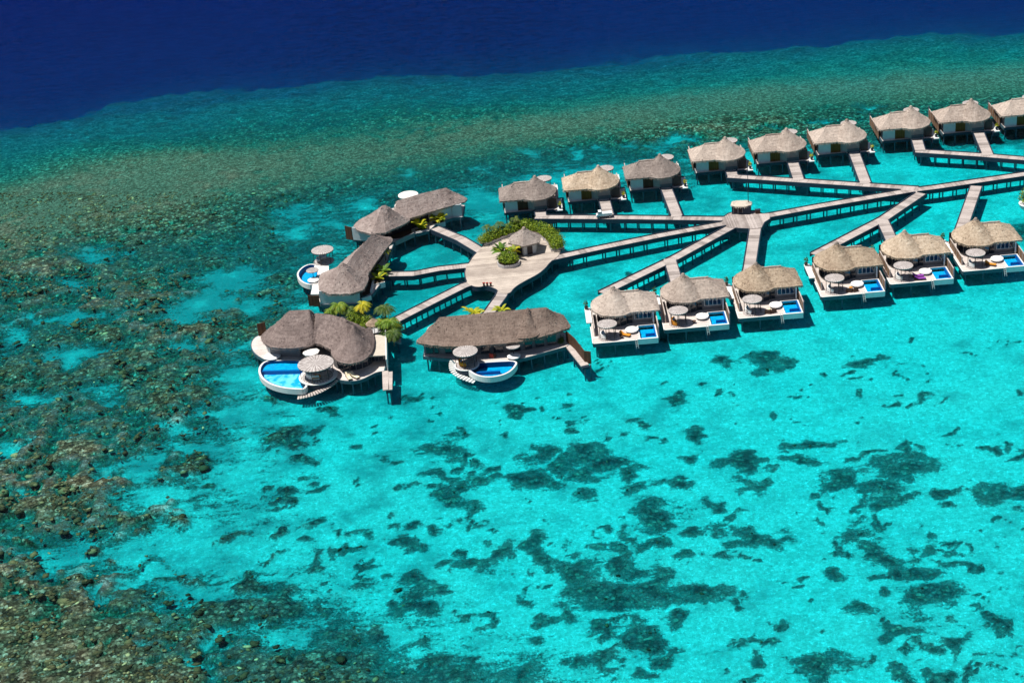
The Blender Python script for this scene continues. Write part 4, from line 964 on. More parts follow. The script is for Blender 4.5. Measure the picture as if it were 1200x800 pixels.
a = at(877.2, 248); ms = thing('antenna_mast', 'thin tall dark mast rising behind the small junction hut', 'mast', (a.x, a.y, DZ)); mb = MB(); mb.tube((0, 0, 0), (0, 0, 10.5), .075, .045, 6); mb.build('pole', 'navy_timber', ms)
mb = MB(); mb.lathe((0, 0, 0), [(.25, 0), (.25, .12), (.1, .2)], 10); mb.build('foot', 'navy_timber', ms)
a = at(888, 250); t = thing('planter_box', 'dark box standing right of the small junction hut', 'box', (a.x, a.y, DZ + .04)); mb = MB(); mb.box(-.45, .45, -.3, .3, 0, .7); mb.build('body', 'wicker_brown', t); mb = MB(); mb.box(-.5, .5, -.35, .35, .701, .76); mb.build('lid', 'navy_timber', t)
# white buggy
a = at(708.5, 254.6); bg_ = thing('electric_buggy', 'small white cargo buggy parked on the rear boardwalk by the second villa', 'buggy', (a.x, a.y, DZ + .03), math.radians(0))
mb = MB(); mb.prism([(-1.2, -.5), (1.4, -.5), (1.4, .55), (-1.2, .55)], .28, .4); mb.build('chassis', 'dark_frame', bg_)
mb = MB(); mb.box(-.55, 1.45, -.55, .6, .402, .95); mb.build('cargo_box', 'tarp_white', bg_)
V = [(-1.55, -.5, .3), (-.6, -.5, .3), (-.6, -.5, 1.15), (-1.3, -.5, .85), (-1.55, -.5, .6)]
mb = MB(); vs = V + [(x, .55, z) for x, y, z in V]; n = 5; mb.add(vs, [tuple(range(n - 1, -1, -1)), tuple(range(n, 2 * n))] + [(k, (k + 1) % n, n + (k + 1) % n, n + k) for k in range(n)]); mb.build('cab', 'tarp_white', bg_)
mb = MB(); mb.add([(-1.29, -.45, .87), (-.65, -.45, 1.16), (-.65, .5, 1.16), (-1.29, .5, .87)], [(0, 1, 2, 3)]); mb.v = [(x - .01, y, z + .02) for x, y, z in mb.v]; mb.build('windscreen', 'window_glass', bg_)
mb = MB(); mb.box(-1.15, -.55, -.5, .55, 1.3, 1.36); 
for y in (-.45, .5): mb.tube((-1.1, y, .95), (-.95, y, 1.3), .03); mb.tube((-.6, y, .95), (-.6, y, 1.3), .03)
mb.build('cab_roof', 'tarp_white', bg_)
for x in (-1.1, .95):
    for y in (-.52, .56): mb = MB(); mb.tube((x, y - .08, .24), (x, y + .08, .24), .24, .24, 14); wl = mb.build('wheel', 'tyre', bg_); mb = MB(); mb.tube((x, y - .09, .24), (x, y + .09, .24), .12, .12, 10); mb.build('rim', 'steel', wl)
# potted plants by villa entries
for i, v in enumerate(BACK):
    p = on(v, -.2, 12.4, .06); t = thing('potted_plant', 'yellow leaved potted plant on the terrace ' + BN[i].replace('behind', 'of'), 'potted plant', p, 0, 'potted plants at the villa entries')
    mb = MB(); mb.lathe((0, 0, 0), [(.2, 0), (.3, .5), (.33, .55)], 12); mb.build('pot', 'navy_timber', t); mb = MB(); mb.tint = []; leaf_cloud(mb, (0, 0, .95), (.42, .42, .5), 90, .14); mb.build('foliage', 'leaf_yellow', t)
for i, v in enumerate(FRONT):
    p = on(v, -.35, 12.7, .06); t = thing('potted_plant', 'dark green potted shrub behind the ' + FN[i].split(',')[0], 'potted plant', p, 0, 'potted plants at the villa entries')
    mb = MB(); mb.lathe((0, 0, 0), [(.22, 0), (.32, .55), (.34, .6)], 12); mb.build('pot', 'wicker_brown', t); mb = MB(); mb.tint = []; leaf_cloud(mb, (0, 0, 1.1), (.42, .42, .6), 90, .14); mb.build('foliage', 'leaf_olive', t)

# ------------------------------------------------------------------ the four large villas
def P2(x, y, z=DZ): return at(290 + x / 5.926, 340 + y / 5.926, z)     # round villa
def P3(x, y, z=DZ): return at(470 + x / 5., 340 + y / 5., z)            # long villa
def PB(x, y, z=DZ): return at(340 + x / 7.273, 260 + y / 7.273, z)      # boat pool villa
def PA(x, y, z=DZ): return at(440 + x / 8.89, 210 + y / 8.89, z)        # upper villa
def PQ(x, y, z=DZ): return at(400 + x / 4.286, 210 + y / 4.286, z)
def wallrun(mb, pts, z0, z1, w=.2, lo=None):
    for a, b in zip(pts[:-1], pts[1:]):
        a, b = (lo(a), lo(b)) if lo else (a, b); mb.beam(a, b, w, z0, z1)
def mk(root, name, mat, fn, smooth=False):
    mb = MB(); fn(mb); return mb.build(name, mat, root, smooth)
def rel(lo, pts): return [lo(p) for p in pts]
def xy(pts): return [(p.x, p.y, 0) for p in pts]
def rail_piles(root, lo, pts, step=3.2, inset=.05):
    c = sum((Vector((p.x, p.y, 0)) for p in pts), Vector()) / len(pts)
    for q in resample([Vector((p.x, p.y, 0)) for p in pts], step)[:60]:
        t = q.lerp(c, inset); pile(t.x, t.y, root, lo)

# ---- round villa (lower left)
c = P2(520, 480); C_ = thing('overwater_villa', 'large villa with kidney shaped grey roof and bright round pool, lower left', 'villa', (c.x, c.y, DZ)); lo = to_local(C_)
deck = [P2(*q) for q in ((60, 320), (30, 350), (22, 390), (45, 435), (85, 465), (130, 488), (215, 492), (330, 484), (400, 488), (560, 560), (620, 615), (660, 628), (740, 632), (800, 618), (850, 592), (900, 568), (965, 558), (962, 330), (850, 330), (700, 330), (400, 320), (200, 320), (120, 300))]
dk = rel(lo, chaikin(deck, 1))
mk(C_, 'deck', 'villa_deck', lambda m: m.prism(dk, -.22, 0))
def fas(m):
    for a, b in zip(dk, dk[1:] + dk[:1]): m.beam(a, b, .14, -.55, .03)
mk(C_, 'fascia', 'teal_fascia', fas); rail_piles(C_, lo, deck, 3.0)
E0 = 2.6; EZ = DZ + E0
def bk(p, dx, dy): return Vector((p.x + dx, p.y + dy, 0))
def mkroof(root, lo, comps, mat, sm=(2, 2, 2)):
    mb = MB()
    for (ep, rp, ez, sag), q_ in zip(comps, sm):
        e = chaikin([(lo(p).x, lo(p).y, 0) for p in ep], q_); r_ = [tuple(lo(p)) for p in rp]; roof(mb, e, r_, ez - DZ, .36, 14, sag)
    return mb.build('roof', mat, root, True)
roofC = mkroof(C_, lo, [
    ([P2(*q, EZ) for q in ((85, 315), (105, 360), (150, 392), (230, 404), (340, 400), (440, 385), (490, 355), (520, 290))] + [bk(P2(*q, EZ + h), dx, dy) for q, h, dx, dy in (((520, 180), 3.6, 1, 4.0), ((430, 134), 4.0, 1.0, 5.0), ((300, 140), 4.0, 0, 5.2), ((275, 142), 4.0, -2.6, 4.2), ((180, 230), 2.2, -1.0, 3.4))], [P2(290, 142, EZ + 4.0), P2(430, 134, EZ + 4.0)], EZ, .05),
    ([P2(*q, EZ) for q in ((430, 380), (480, 362), (580, 412), (680, 460), (800, 400), (850, 300))] + [bk(P2(*q, EZ + 3.4), dx, dy) for q, dx, dy in (((690, 195), 2.2, 3.2), ((600, 168), 1.5, 4.6), ((500, 160), 0, 5.0))], [P2(470, 160, EZ + 3.4), P2(560, 162, EZ + 3.4), P2(680, 198, EZ + 3.4)], EZ, .05),
    ([P2(*q, EZ) for q in ((575, 415), (590, 465), (640, 502), (700, 512), (780, 498), (850, 455), (885, 385), (878, 300), (850, 245))] + [bk(P2(735, 238, EZ + 3.9), dx, dy) for dx, dy in ((1.5, 4.2), (-1.5, 3.6), (-3.6, .5))], [P2(735, 238, EZ + 3.9)], EZ, .10)], 'thatch_mauve', (1, 1, 2))
cw = lo(P2(735, 558)); cw.y += 1.6
def rw(m):
    c_ = cw; q = ellipse(c_.x, c_.y + 2.0, 3.4, 3.6, 30); m.prism([(x, y) for x, y in q], 0, 2.5)
mk(C_, 'round_wall', 'grey_wall', rw)
for k in range(9):
    an = math.radians(200 + k * 17.5); x = cw.x + 3.44 * math.cos(an); y = cw.y + 2 + 3.64 * math.sin(an); tx, ty = -math.sin(an), math.cos(an)
    mk(C_, 'window', 'window_glass', lambda m: m.beam((x - tx * .44, y - ty * .44), (x + tx * .44, y + ty * .44), .07, .15, 2.2))
wl_ = [P2(165, 455), P2(370, 460), P2(372, 350), P2(480, 330), P2(500, 360), P2(600, 440)]
mk(C_, 'wall', 'grey_wall', lambda m: wallrun(m, [P2(165, 455), P2(370, 460), P2(385, 300)], 0, 2.5, .25, lo))
w0 = P2(165, 455); mk(C_, 'side_wall', 'pale_wall', lambda m: wallrun(m, [w0, w0 + Vector((-.9, 2.6, 0)), w0 + Vector((0, 5.2, 0)), w0 + Vector((2.5, 7.2, 0))], 0, 2.5, .25, lo))
mk(C_, 'recess_wall', 'brown_floor', lambda m: wallrun(m, [P2(385, 370), P2(500, 340), P2(620, 430)], 0, 2.5, .25, lo))
mk(C_, 'back_wall', 'pale_wall', lambda m: wallrun(m, [w0 + Vector((2.5, 7.2, 0)), w0 + Vector((7, 7, 0)), w0 + Vector((11, 5, 0)), w0 + Vector((14, 3.2, 0))], 0, 2.4, .25, lo))
def annex(m):
    q = rel(lo, [P2(830, 500), P2(960, 500), P2(960, 420), P2(830, 430)]); m.prism(q, 0, 1.9)
mk(C_, 'annex_wall', 'grey_wall', annex)
def annexroof(m):
    z = DZ + 2.0; q = rel(lo, [P2(830, 460, z), P2(968, 452, z), P2(966, 318, z), P2(890, 310, z), P2(830, 380, z)]); m.prism(q, 1.9, 2.05)
mk(C_, 'annex_roof', 'cream_canopy', annexroof)
for i in range(4):
    x = 868 + i * 24; a, b = lo(P2(x, 502)), lo(P2(x + 19, 502)); mk(C_, 'window', 'window_glass', lambda m: m.beam(a - Vector((0, .06, 0)), b - Vector((0, .06, 0)), .08, .35, 1.6))
mk(C_, 'side_screen', 'white_render', lambda m: wallrun(m, [P2(974, 560), P2(968, 330)], -.3, 2.1, .16, lo))
# privacy screen at far left
mk(C_, 'timber_screen', 'brown_screen', lambda m: wallrun(m, [P2(78, 318), P2(135, 305)], -.4, 2.3, .12, lo))
# pool
pp = [P2(*q) for q in ((140, 492), (105, 510), (83, 545), (85, 585), (115, 625), (170, 658), (250, 680), (330, 688), (412, 690), (412, 600), (380, 530), (390, 495), (300, 487))]
ppl = rel(lo, pp)
def ringwall(m, pts, z0, z1, w):
    for a, b in zip(pts, pts[1:] + pts[:1]): m.beam(a, b, w, z0, z1)
outer = [Vector((p.x, p.y, 0)) for p in ppl]
oc = sum(outer, Vector()) / len(outer)
def shell(m):       # outer wall down over the water, hollow
    arc = chaikin(outer, 2); 
    for a, b in zip(arc, arc[1:] + arc[:1]): m.beam(a, b, .34, -.85, .12)
mk(C_, 'pool_wall', 'white_render', shell)
arc = chaikin(outer, 2); inn = [p + (oc - p).normalized() * .22 for p in arc]
mk(C_, 'pool_basin', 'pool_tile_light', lambda m: m.prism(inn, -1.0, -.8))
def rim(m):
    for a, b in zip(inn, inn[1:] + inn[:1]): m.beam(a, b, .16, -.8, .10)
mk(C_, 'pool_rim', 'pool_rim', rim)
def ledge(m):
    q = rel(lo, [P2(100, 545), P2(385, 540), P2(390, 500), P2(300, 492), P2(140, 497), P2(108, 520)]); m.prism(q, -.8, -.35)
mk(C_, 'pool_ledge', 'pool_tile', ledge)
mk(C_, 'pool_step', 'pool_tile_dark', lambda m: wallrun(m, [P2(100, 553), P2(382, 547)], -.8, -.2, .45, lo))
mk(C_, 'pool_water', 'pool_water', lambda m: m.add([(p.x, p.y, .0) for p in inn], [tuple(range(len(inn)))]))
# round platform for pergola, stairs
pgc = lo(P2(492, 615)); 
def plat(m): m.lathe((pgc.x, pgc.y + .6, -.75), [(3.0, 0), (3.05, .5), (3.05, .9), (.01, .92)], 40, 1, 1.0)
mk(C_, 'round_platform', 'navy_timber', plat)
mk(C_, 'platform_floor', 'white_paint', lambda m: m.lathe((pgc.x, pgc.y + .6, .18), [(3.15, 0), (3.15, .09), (.01, .1)], 40))
def stairs(m, pts, n, w, z0, z1):
    c_ = chaikin(pts, 2, False); seg = [(b - a).length for a, b in zip(c_[:-1], c_[1:])]; T = sum(seg)
    for i in range(n):
        t = (i + .5) / n * T; k = 0
        while t > seg[k] and k < len(seg) - 1: t -= seg[k]; k += 1
        p = c_[k].lerp(c_[k + 1], t / seg[k]); d = (c_[k + 1] - c_[k]).normalized(); q = Vector((-d.y, d.x, 0)); zz = z0 + (z1 - z0) * i / (n - 1)
        m.beam(p - q * w / 2, p + q * w / 2, T / n * .72, zz - .12, zz)
def bb(v): return Vector((v.x, v.y, 0))
mk(C_, 'sea_stairs', 'jetty_wood', lambda m: stairs(m, [bb(lo(P2(*q, z))) for q, z in (((615, 622), 1.4), ((590, 655), 1.1), ((520, 705), .7), ((440, 735), .5), ((345, 742), .5))], 17, 1.2, -.1, -1.15))
mk(C_, 'jetty', 'jetty_wood', lambda m: (wallrun(m, [P2(957, 560), P2(962, 692)], -.15, .02, 1.0, lo), wallrun(m, [P2(994, 565), P2(992, 690)], -.15, .02, .62, lo)))
mk(C_, 'jetty_beam', 'navy_timber', lambda m: wallrun(m, [P2(978, 562), P2(979, 688)], -.7, -.16, .9, lo))
for q in ((965, 600), (965, 680), (990, 680)): p = P2(*q); pile(p.x, p.y, C_, lo)
big = pergola_proto(2.9, 2.3, 2.5); p = P2(487, 620); big.location = (p.x, p.y + .6, DZ + .28); tag(big, 'big round slatted pergola beside the bright pool of the round villa', 'pergola', 'round pergolas on villa decks')
so_ = dup(sf); so_.location = (p.x, p.y + .8, DZ + .4); so_.rotation_euler = (0, 0, .6); so_.scale = (1.5, 1.5, 1.1); tag(so_, 'white curved sofa under the big pergola by the bright pool', 'sofa', 'curved sofas under the pergolas')
t = small_table('cushion_orange', (p.x - .1, p.y - .6, DZ + .4), 'orange topped table under the big pergola by the bright pool', .75, .5)
p = P2(130, 470); 
t = thing('round_daybed', 'white round daybed at the left corner of the bright pool', 'daybed', P2(175, 470) + Vector((0, 0, .02)), 0, 'white round daybeds by the plunge pools')
mk(t, 'frame', 'navy_timber', lambda m: m.lathe((0, 0, 0), [(1.2, 0), (1.35, .25)], 28)); mk(t, 'mattress', 'cushion_white', lambda m: m.lathe((0, 0, .26), [(1.38, 0), (1.42, .1), (1.2, .25), (.01, .28)], 32), True)
def parasol(loc, r, h, label, mat='canvas_white', n=8, cone=.35, group='parasols beside the villas', name='parasol'):
    t = thing(name, label, 'parasol', loc, .2, group)
    mk(t, 'pole', 'dark_frame', lambda m: m.tube((0, 0, 0), (0, 0, h + cone * .9), .05, .05, 8)); mk(t, 'foot', 'dark_frame', lambda m: m.lathe((0, 0, 0), [(.4, 0), (.38, .1), (.06, .14)], 14))
    mk(t, 'canopy', mat, lambda m: m.lathe((0, 0, h), [(r, -.12), (r, 0), (r * .5, cone * .55), (.02, cone)], n, cap=False)); return t
parasol(P2(452, 492), 1.4, 1.75, 'white eight sided parasol in the recess of the round villa')
lounger('cream', P2(705, 612), .35, 'cream lounger, left of the pair on the round villa terrace'); lounger('cream', P2(745, 606), .75, 'cream lounger, right of the pair on the round villa terrace')
small_table('cushion_orange', P2(728, 600), 'small orange table between the two cream loungers', .25)
lounger('cream', P2(440, 476), 1.9, 'tan lounger beside the white parasol in the villa recess'); lounger('cream', P2(492, 470), 1.0, 'tan lounger behind the big pergola of the round villa')
t = parasol(P2(884, 330, DZ) + Vector((0, 1.2, 0)), 1.35, 2.1, 'small thatched parasol by the roof terrace of the round villa', 'thatch_tan', 14, .95, name='thatched_parasol')
# ---- long villa
c = P3(550, 380); D_ = thing('overwater_villa', 'long villa with sweeping brown thatch and a boat shaped pool in front', 'villa', (c.x, c.y, DZ)); lo = to_local(D_)
deck = [P3(*q) for q in ((130, 387), (200, 395), (290, 402), (330, 440), (450, 430), (690, 405), (770, 385), (850, 362), (930, 340), (972, 330), (990, 310), (965, 250), (900, 230), (600, 240), (190, 270), (140, 330))]
dk = rel(lo, deck); mk(D_, 'deck', 'villa_deck', lambda m: m.prism(dk, -.22, 0)); mk(D_, 'fascia', 'teal_fascia', fas); rail_piles(D_, lo, deck, 3.0)
roofD = mkroof(D_, lo, [([P3(*q, EZ) for q in ((88, 290), (95, 308), (200, 325), (330, 330), (480, 322), (640, 308), (760, 290), (860, 262), (940, 236), (1000, 215), (975, 180))] + [bk(P3(*q, EZ + 3.1), dx, dy) for q, dx, dy in (((860, 98), 2.4, 3.6), ((780, 105), 1.0, 4.9), ((600, 122), 0, 5.1), ((400, 142), 0, 5.1), ((225, 158), 0, 4.8), ((200, 165), -1.8, 3.4), ((165, 225), -.8, 1.8))],
    [P3(225, 158, EZ + 3.0), P3(400, 142, EZ + 3.1), P3(600, 122, EZ + 3.15), P3(850, 100, EZ + 3.1)], EZ, .08),
    ([P3(*q, EZ) for q in ((620, 240), (660, 290), (740, 300), (820, 270), (850, 200), (790, 150), (700, 140), (650, 180))], [P3(742, 100, EZ + 3.6)], EZ + .4, .16)], 'thatch_brown', (1, 2))
mk(D_, 'wall', 'grey_wall', lambda m: wallrun(m, [P3(140, 372), P3(440, 375), P3(700, 355), P3(930, 310)], 0, 2.5, .25, lo))
mk(D_, 'back_wall', 'pale_wall', lambda m: wallrun(m, [P3(140, 372), P3(140, 372) + Vector((.9, 4.6, 0)), P3(140, 372) + Vector((10, 6, 0)), P3(930, 310) + Vector((-2.8, 5, 0)), P3(930, 310)], 0, 2.5, .25, lo))
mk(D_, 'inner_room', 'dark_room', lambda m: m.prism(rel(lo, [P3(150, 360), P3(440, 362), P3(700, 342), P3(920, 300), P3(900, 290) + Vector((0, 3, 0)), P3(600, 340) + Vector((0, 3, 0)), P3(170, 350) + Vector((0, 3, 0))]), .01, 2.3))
xs = [(150, 190), (200, 222), (262, 300), (320, 380), (400, 440), (470, 520), (545, 600), (640, 700), (730, 770), (790, 840), (860, 910)]
for x0, x1 in xs:
    f = lambda x: np.interp(x, [140, 440, 700, 930], [377, 380, 360, 315]); a, b = lo(P3(x0, f(x0))), lo(P3(x1, f(x1)))
    a.z = b.z = 0; mk(D_, 'window', 'window_glass', lambda m: m.beam(a - Vector((0, .16, 0)), b - Vector((0, .16, 0)), .08, .3, 2.1))
mk(D_, 'timber_screen', 'brown_screen', lambda m: wallrun(m, [P3(970, 300), P3(1020, 345), P3(1078, 420), P3(1115, 425)], -.2, 2.0, .12, lo))
mk(D_, 'jetty', 'jetty_wood', lambda m: wallrun(m, [P3(985, 322), P3(1078, 440)], -.16, .03, 1.3, lo))
mk(D_, 'jetty_beam', 'navy_timber', lambda m: wallrun(m, [P3(985, 322), P3(1082, 445)], -.6, -.17, 1.1, lo))
for q in ((1010, 360), (1075, 440), (1110, 430)): p = P3(*q); pile(p.x, p.y, D_, lo)
pp = [P3(*q) for q in ((385, 445), (395, 470), (440, 500), (500, 512), (560, 508), (620, 490), (660, 460), (685, 415), (560, 420), (450, 428))]
def boat_pool(root, lo, pp, ledge_pts=None, mat='pool_tile'):
    outer = [Vector((lo(p).x, lo(p).y, 0)) for p in pp]; arc = chaikin(outer, 2); cc = sum(arc, Vector()) / len(arc); inn = [p + (cc - p).normalized() * .22 for p in arc]
    def sh(m):
        for a, b in zip(arc, arc[1:] + arc[:1]): m.beam(a, b, .3, -.85, .12)
    mk(root, 'pool_wall', 'white_render', sh)
    mk(root, 'pool_basin', mat, lambda m: m.prism(inn, -1.0, -.8))
    def rm(m):
        for a, b in zip(inn, inn[1:] + inn[:1]): m.beam(a, b, .15, -.8, .10)
    mk(root, 'pool_rim', 'pool_rim', rm)
    if ledge_pts: mk(root, 'pool_step', 'pool_tile_dark', lambda m: wallrun(m, ledge_pts, -.8, -.3, .4, lo))
    mk(root, 'pool_water', 'pool_water', lambda m: m.add([(p.x, p.y, .0) for p in inn], [tuple(range(len(inn)))]))
boat_pool(D_, lo, pp, [P3(440, 470), P3(580, 462)])
bp_ = P3(385, 440); mk(D_, 'round_platform', 'navy_timber', lambda m: m.lathe((lo(bp_).x, lo(bp_).y, -.7), [(1.9, 0), (1.95, .7), (.01, .74)], 32)); mk(D_, 'platform_floor', 'white_paint', lambda m: m.lathe((lo(bp_).x, lo(bp_).y, .05), [(2.05, 0), (2.05, .09), (.01, .1)], 36))
mk(D_, 'sea_stairs', 'white_paint', lambda m: stairs(m, [bb(lo(P3(*q, z))) for q, z in (((308, 400), 1.6), ((296, 440), 1.4), ((310, 480), 1.0), ((360, 512), .7), ((435, 532), .5))], 15, 1.1, -.02, -1.15))
p2 = pergola_proto(2.0, 2.35, 1.8); p2.location = (bp_.x, bp_.y, DZ + .15); tag(p2, 'round slatted pergola beside the boat shaped pool of the long villa', 'pergola', 'round pergolas on villa decks')
t = place(sf2, False, (bp_.x, bp_.y, DZ + .26), .3, 'orange cushioned curved sofa under the long villa pergola', 'sofa', 'curved sofas under the pergolas')
armchair('red_cloth', P3(537, 392), 2.6, 'lone dark red seat on the long villa deck')
q = P3(662, 392); t = parasol(q + Vector((0, .2, 0)), 1.15, 2.0, 'small round slatted parasol over the white daybed of the long villa', 'slatted_canopy', 24, .06)
t = thing('round_daybed', 'white round daybed at the right end of the boat shaped pool', 'daybed', (q.x, q.y - .2, DZ + .01), 0, 'white round daybeds by the plunge pools')
mk(t, 'frame', 'teal_fascia', lambda m: m.lathe((0, 0, 0), [(1.0, 0), (1.05, .25)], 28)); mk(t, 'mattress', 'cushion_white', lambda m: m.lathe((0, 0, .26), [(1.08, 0), (1.1, .1), (.9, .22), (.01, .24)], 32), True)
q = P3(940, 318); shrub((q.x, q.y + .4, DZ), (.7, .7, 1.0), 'dark rounded bush at the right end of the long villa deck', 'leaf_olive', 200, .15)
for x, y, h, l in ((425, 130, 1.9, 'yellow green plant left of the short boardwalk behind the long villa'), (445, 135, 1.5, 'lower yellow plant beside the boardwalk behind the long villa'), (585, 112, 1.6, 'yellow green plant right of the short boardwalk behind the long villa')):
    q = P3(x, y, DZ); bananaleaf((q.x, q.y - 1.0, DZ), h + .5, l, 'leaf_yellow', 10)
# planters that carry them
for i, (x, y) in enumerate(((436, 138), (585, 118))):
    q = P3(x, y); t = thing('planter', ('stone planter left of' if i == 0 else 'stone planter right of') + ' the short boardwalk behind the long villa', 'planter', (q.x, q.y - 1.0, DZ - .5)); mk(t, 'planter_wall', 'planter_stone', lambda m: m.box(-1.3, 1.3, -.7, .7, -.3, .5)); mk(t, 'soil_bed', 'soil', lambda m: m.box(-1.2, 1.2, -.6, .6, .501, .53))
# ---- boat pool villa on the left (B)
c = PB(430, 560); B_ = thing('overwater_villa', 'villa with slanting grey roof and small oval pool, left of the plaza', 'villa', (c.x, c.y, DZ)); lo = to_local(B_)
deck = [PB(180, 605), PB(185, 520), PB(240, 440), bk(PB(450, 400, EZ + 2.7), -3.1, 1.1), bk(PB(560, 255, EZ + 2.8), -2.7, 2.0), bk(PB(705, 100, EZ + 2.8), -1.0, 2.6)] + [PB(*q) for q in ((880, 190), (800, 420), (790, 500), (700, 620), (560, 640), (560, 700), (270, 705))]
dk = rel(lo, deck); mk(B_, 'deck', 'villa_deck', lambda m: m.prism(dk, -.22, 0)); mk(B_, 'fascia', 'teal_fascia', fas); rail_piles(B_, lo, deck, 3.2)
mkroof(B_, lo, [([PB(*q, EZ) for q in ((250, 612), (600, 603), (640, 500), (690, 400), (820, 222), (885, 155), (850, 120))] + [bk(PB(700, 100, EZ + 2.7), -1.0, 3.6), bk(PB(560, 260, EZ + 2.7), -3.2, 2.6), bk(PB(460, 390, EZ + 2.6), -3.4, 1.5)] + [PB(248, 420, EZ)], [PB(450, 400, EZ + 2.7), PB(560, 255, EZ + 2.8), PB(705, 100, EZ + 2.8)], EZ, .05),
    ([PB(*q, EZ) for q in ((246, 617), (604, 608), (672, 500), (660, 440))] + [bk(PB(448, 345, EZ + 4.1), 2.0, 3.4), bk(PB(448, 345, EZ + 4.1), -2.4, 3.2)] + [PB(236, 470, EZ)], [PB(448, 345, EZ + 4.1)], EZ, .06)], 'thatch_mauve', (1, 1))
mk(B_, 'wall', 'pale_wall', lambda m: wallrun(m, [PB(265, 700), PB(585, 690), PB(600, 640), PB(600, 560)], -.05, 2.55, .25, lo))
mk(B_, 'side_wall', 'pale_wall', lambda m: wallrun(m, [PB(265, 700), PB(258, 620), bk(PB(450, 400, EZ + 2.7), -2.7, 1.0), bk(PB(560, 255, EZ + 2.8), -2.3, 1.8), bk(PB(705, 100, EZ + 2.8), -.8, 2.4)], 0, 2.5, .25, lo))
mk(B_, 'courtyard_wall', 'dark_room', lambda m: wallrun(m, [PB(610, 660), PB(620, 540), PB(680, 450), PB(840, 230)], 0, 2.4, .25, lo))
mk(B_, 'courtyard_floor', 'brown_floor', lambda m: m.prism(rel(lo, [PB(600, 640), PB(690, 610), PB(720, 500), PB(690, 480), PB(620, 540)]), .004, .05))
mk(B_, 'timber_screen', 'brown_screen', lambda m: wallrun(m, [PB(160, 700), PB(255, 705)], -.35, 1.7, .12, lo))
mk(B_, 'terrace_slab', 'white_paint', lambda m: m.prism(rel(lo, [PB(175, 615, DZ + .9), PB(262, 612, DZ + .9), PB(272, 535, DZ + .9), PB(195, 535, DZ + .9)]), .7, .9))
mk(B_, 'parapet', 'white_render', lambda m: (wallrun(m, [PB(690, 610), PB(715, 500)], -.5, .5, .3, lo), wallrun(m, [PB(612, 665), PB(690, 640)], -.5, .35, .3, lo)))
mk(B_, 'pale_screen', 'pale_wall', lambda m: wallrun(m, [PB(722, 365), PB(818, 270)], 0, 2.5, .14, lo))
mk(B_, 'screen_cap', 'white_paint', lambda m: wallrun(m, [PB(722, 365), PB(818, 270)], 2.502, 2.66, .24, lo))
mk(B_, 'short_screen', 'pale_wall', lambda m: wallrun(m, [PB(640, 465), PB(664, 430)], 0, 2.4, .14, lo)); mk(B_, 'screen_cap', 'white_paint', lambda m: wallrun(m, [PB(632, 462), PB(664, 430)], 2.402, 2.56, .22, lo))
pp = [PB(*q) for q in ((60, 440), (75, 490), (120, 525), (180, 540), (235, 520), (240, 440), (250, 380), (180, 360), (110, 385))]
boat_pool(B_, lo, pp, None)
mk(B_, 'pool_terrace', 'white_paint', lambda m: m.prism(rel(lo, [PB(205, 385), PB(240, 350), PB(330, 345), (PB(330, 420)), PB(260, 470), PB(235, 430)]), -.15, .16))
q = PB(290, 345); b3 = pergola_proto(2.05, 2.3, 1.9); b3.location = (q.x, q.y, DZ + .17); tag(b3, 'round slatted pergola at the back of the small oval pool', 'pergola', 'round pergolas on villa decks')
so_ = dup(sf); so_.location = (q.x, q.y, DZ + .29); so_.rotation_euler = (0, 0, -.8); so_.scale = (1.1, 1.1, 1); tag(so_, 'white curved sofa under the pergola by the small oval pool', 'sofa', 'curved sofas under the pergolas')
q = PB(205, 480); parasol(q + Vector((-.1, 0, .05)), 1.15, 1.6, 'small pinkish parasol at the edge of the small oval pool', 'slatted_canopy', 24, .12)
t = thing('round_daybed', 'white round daybed at the near edge of the small oval pool', 'daybed', PB(200, 508), 0, 'white round daybeds by the plunge pools')
mk(t, 'frame', 'navy_timber', lambda m: m.lathe((0, 0, 0), [(.9, 0), (1, .25)], 28)); mk(t, 'mattress', 'cushion_white', lambda m: m.lathe((0, 0, .26), [(1.02, 0), (1.05, .1), (.85, .22), (.01, .24)], 32), True)
pt = thing('planter', 'white planter box at the plaza side of the oval pool villa', 'planter', PB(755, 520), .3); mk(pt, 'planter_wall', 'white_render', lambda m: m.box(-1.0, 1.0, -.7, 1.3, -.8, .25)); mk(pt, 'soil_bed', 'soil', lambda m: m.box(-.9, .9, -.6, 1.2, .251, .28))
for x, y, h, m_, l in ((750, 500, 2.0, 'leaf_yellow', 'yellow green plant spilling from the white planter of the oval pool villa'), (800, 440, 2.0, 'leaf_palm', 'green broad leaved plant behind the white planter, oval pool villa'), (720, 430, 1.6, 'leaf_palm', 'orange tinged plant against the dark courtyard of the oval pool villa'), (770, 470, 1.7, 'leaf_palm', 'leafy plant in the middle of the oval pool villa planting')):
    q = PB(x, y); bananaleaf((q.x, q.y, DZ + .2), h, l, m_, 12, r=1.1)
q = PB(815, 330); palm((q.x, q.y, DZ), 1.9, 1.3, 'slim yellow palm behind the slanted white capped screen', 'leaf_yellow', 10)
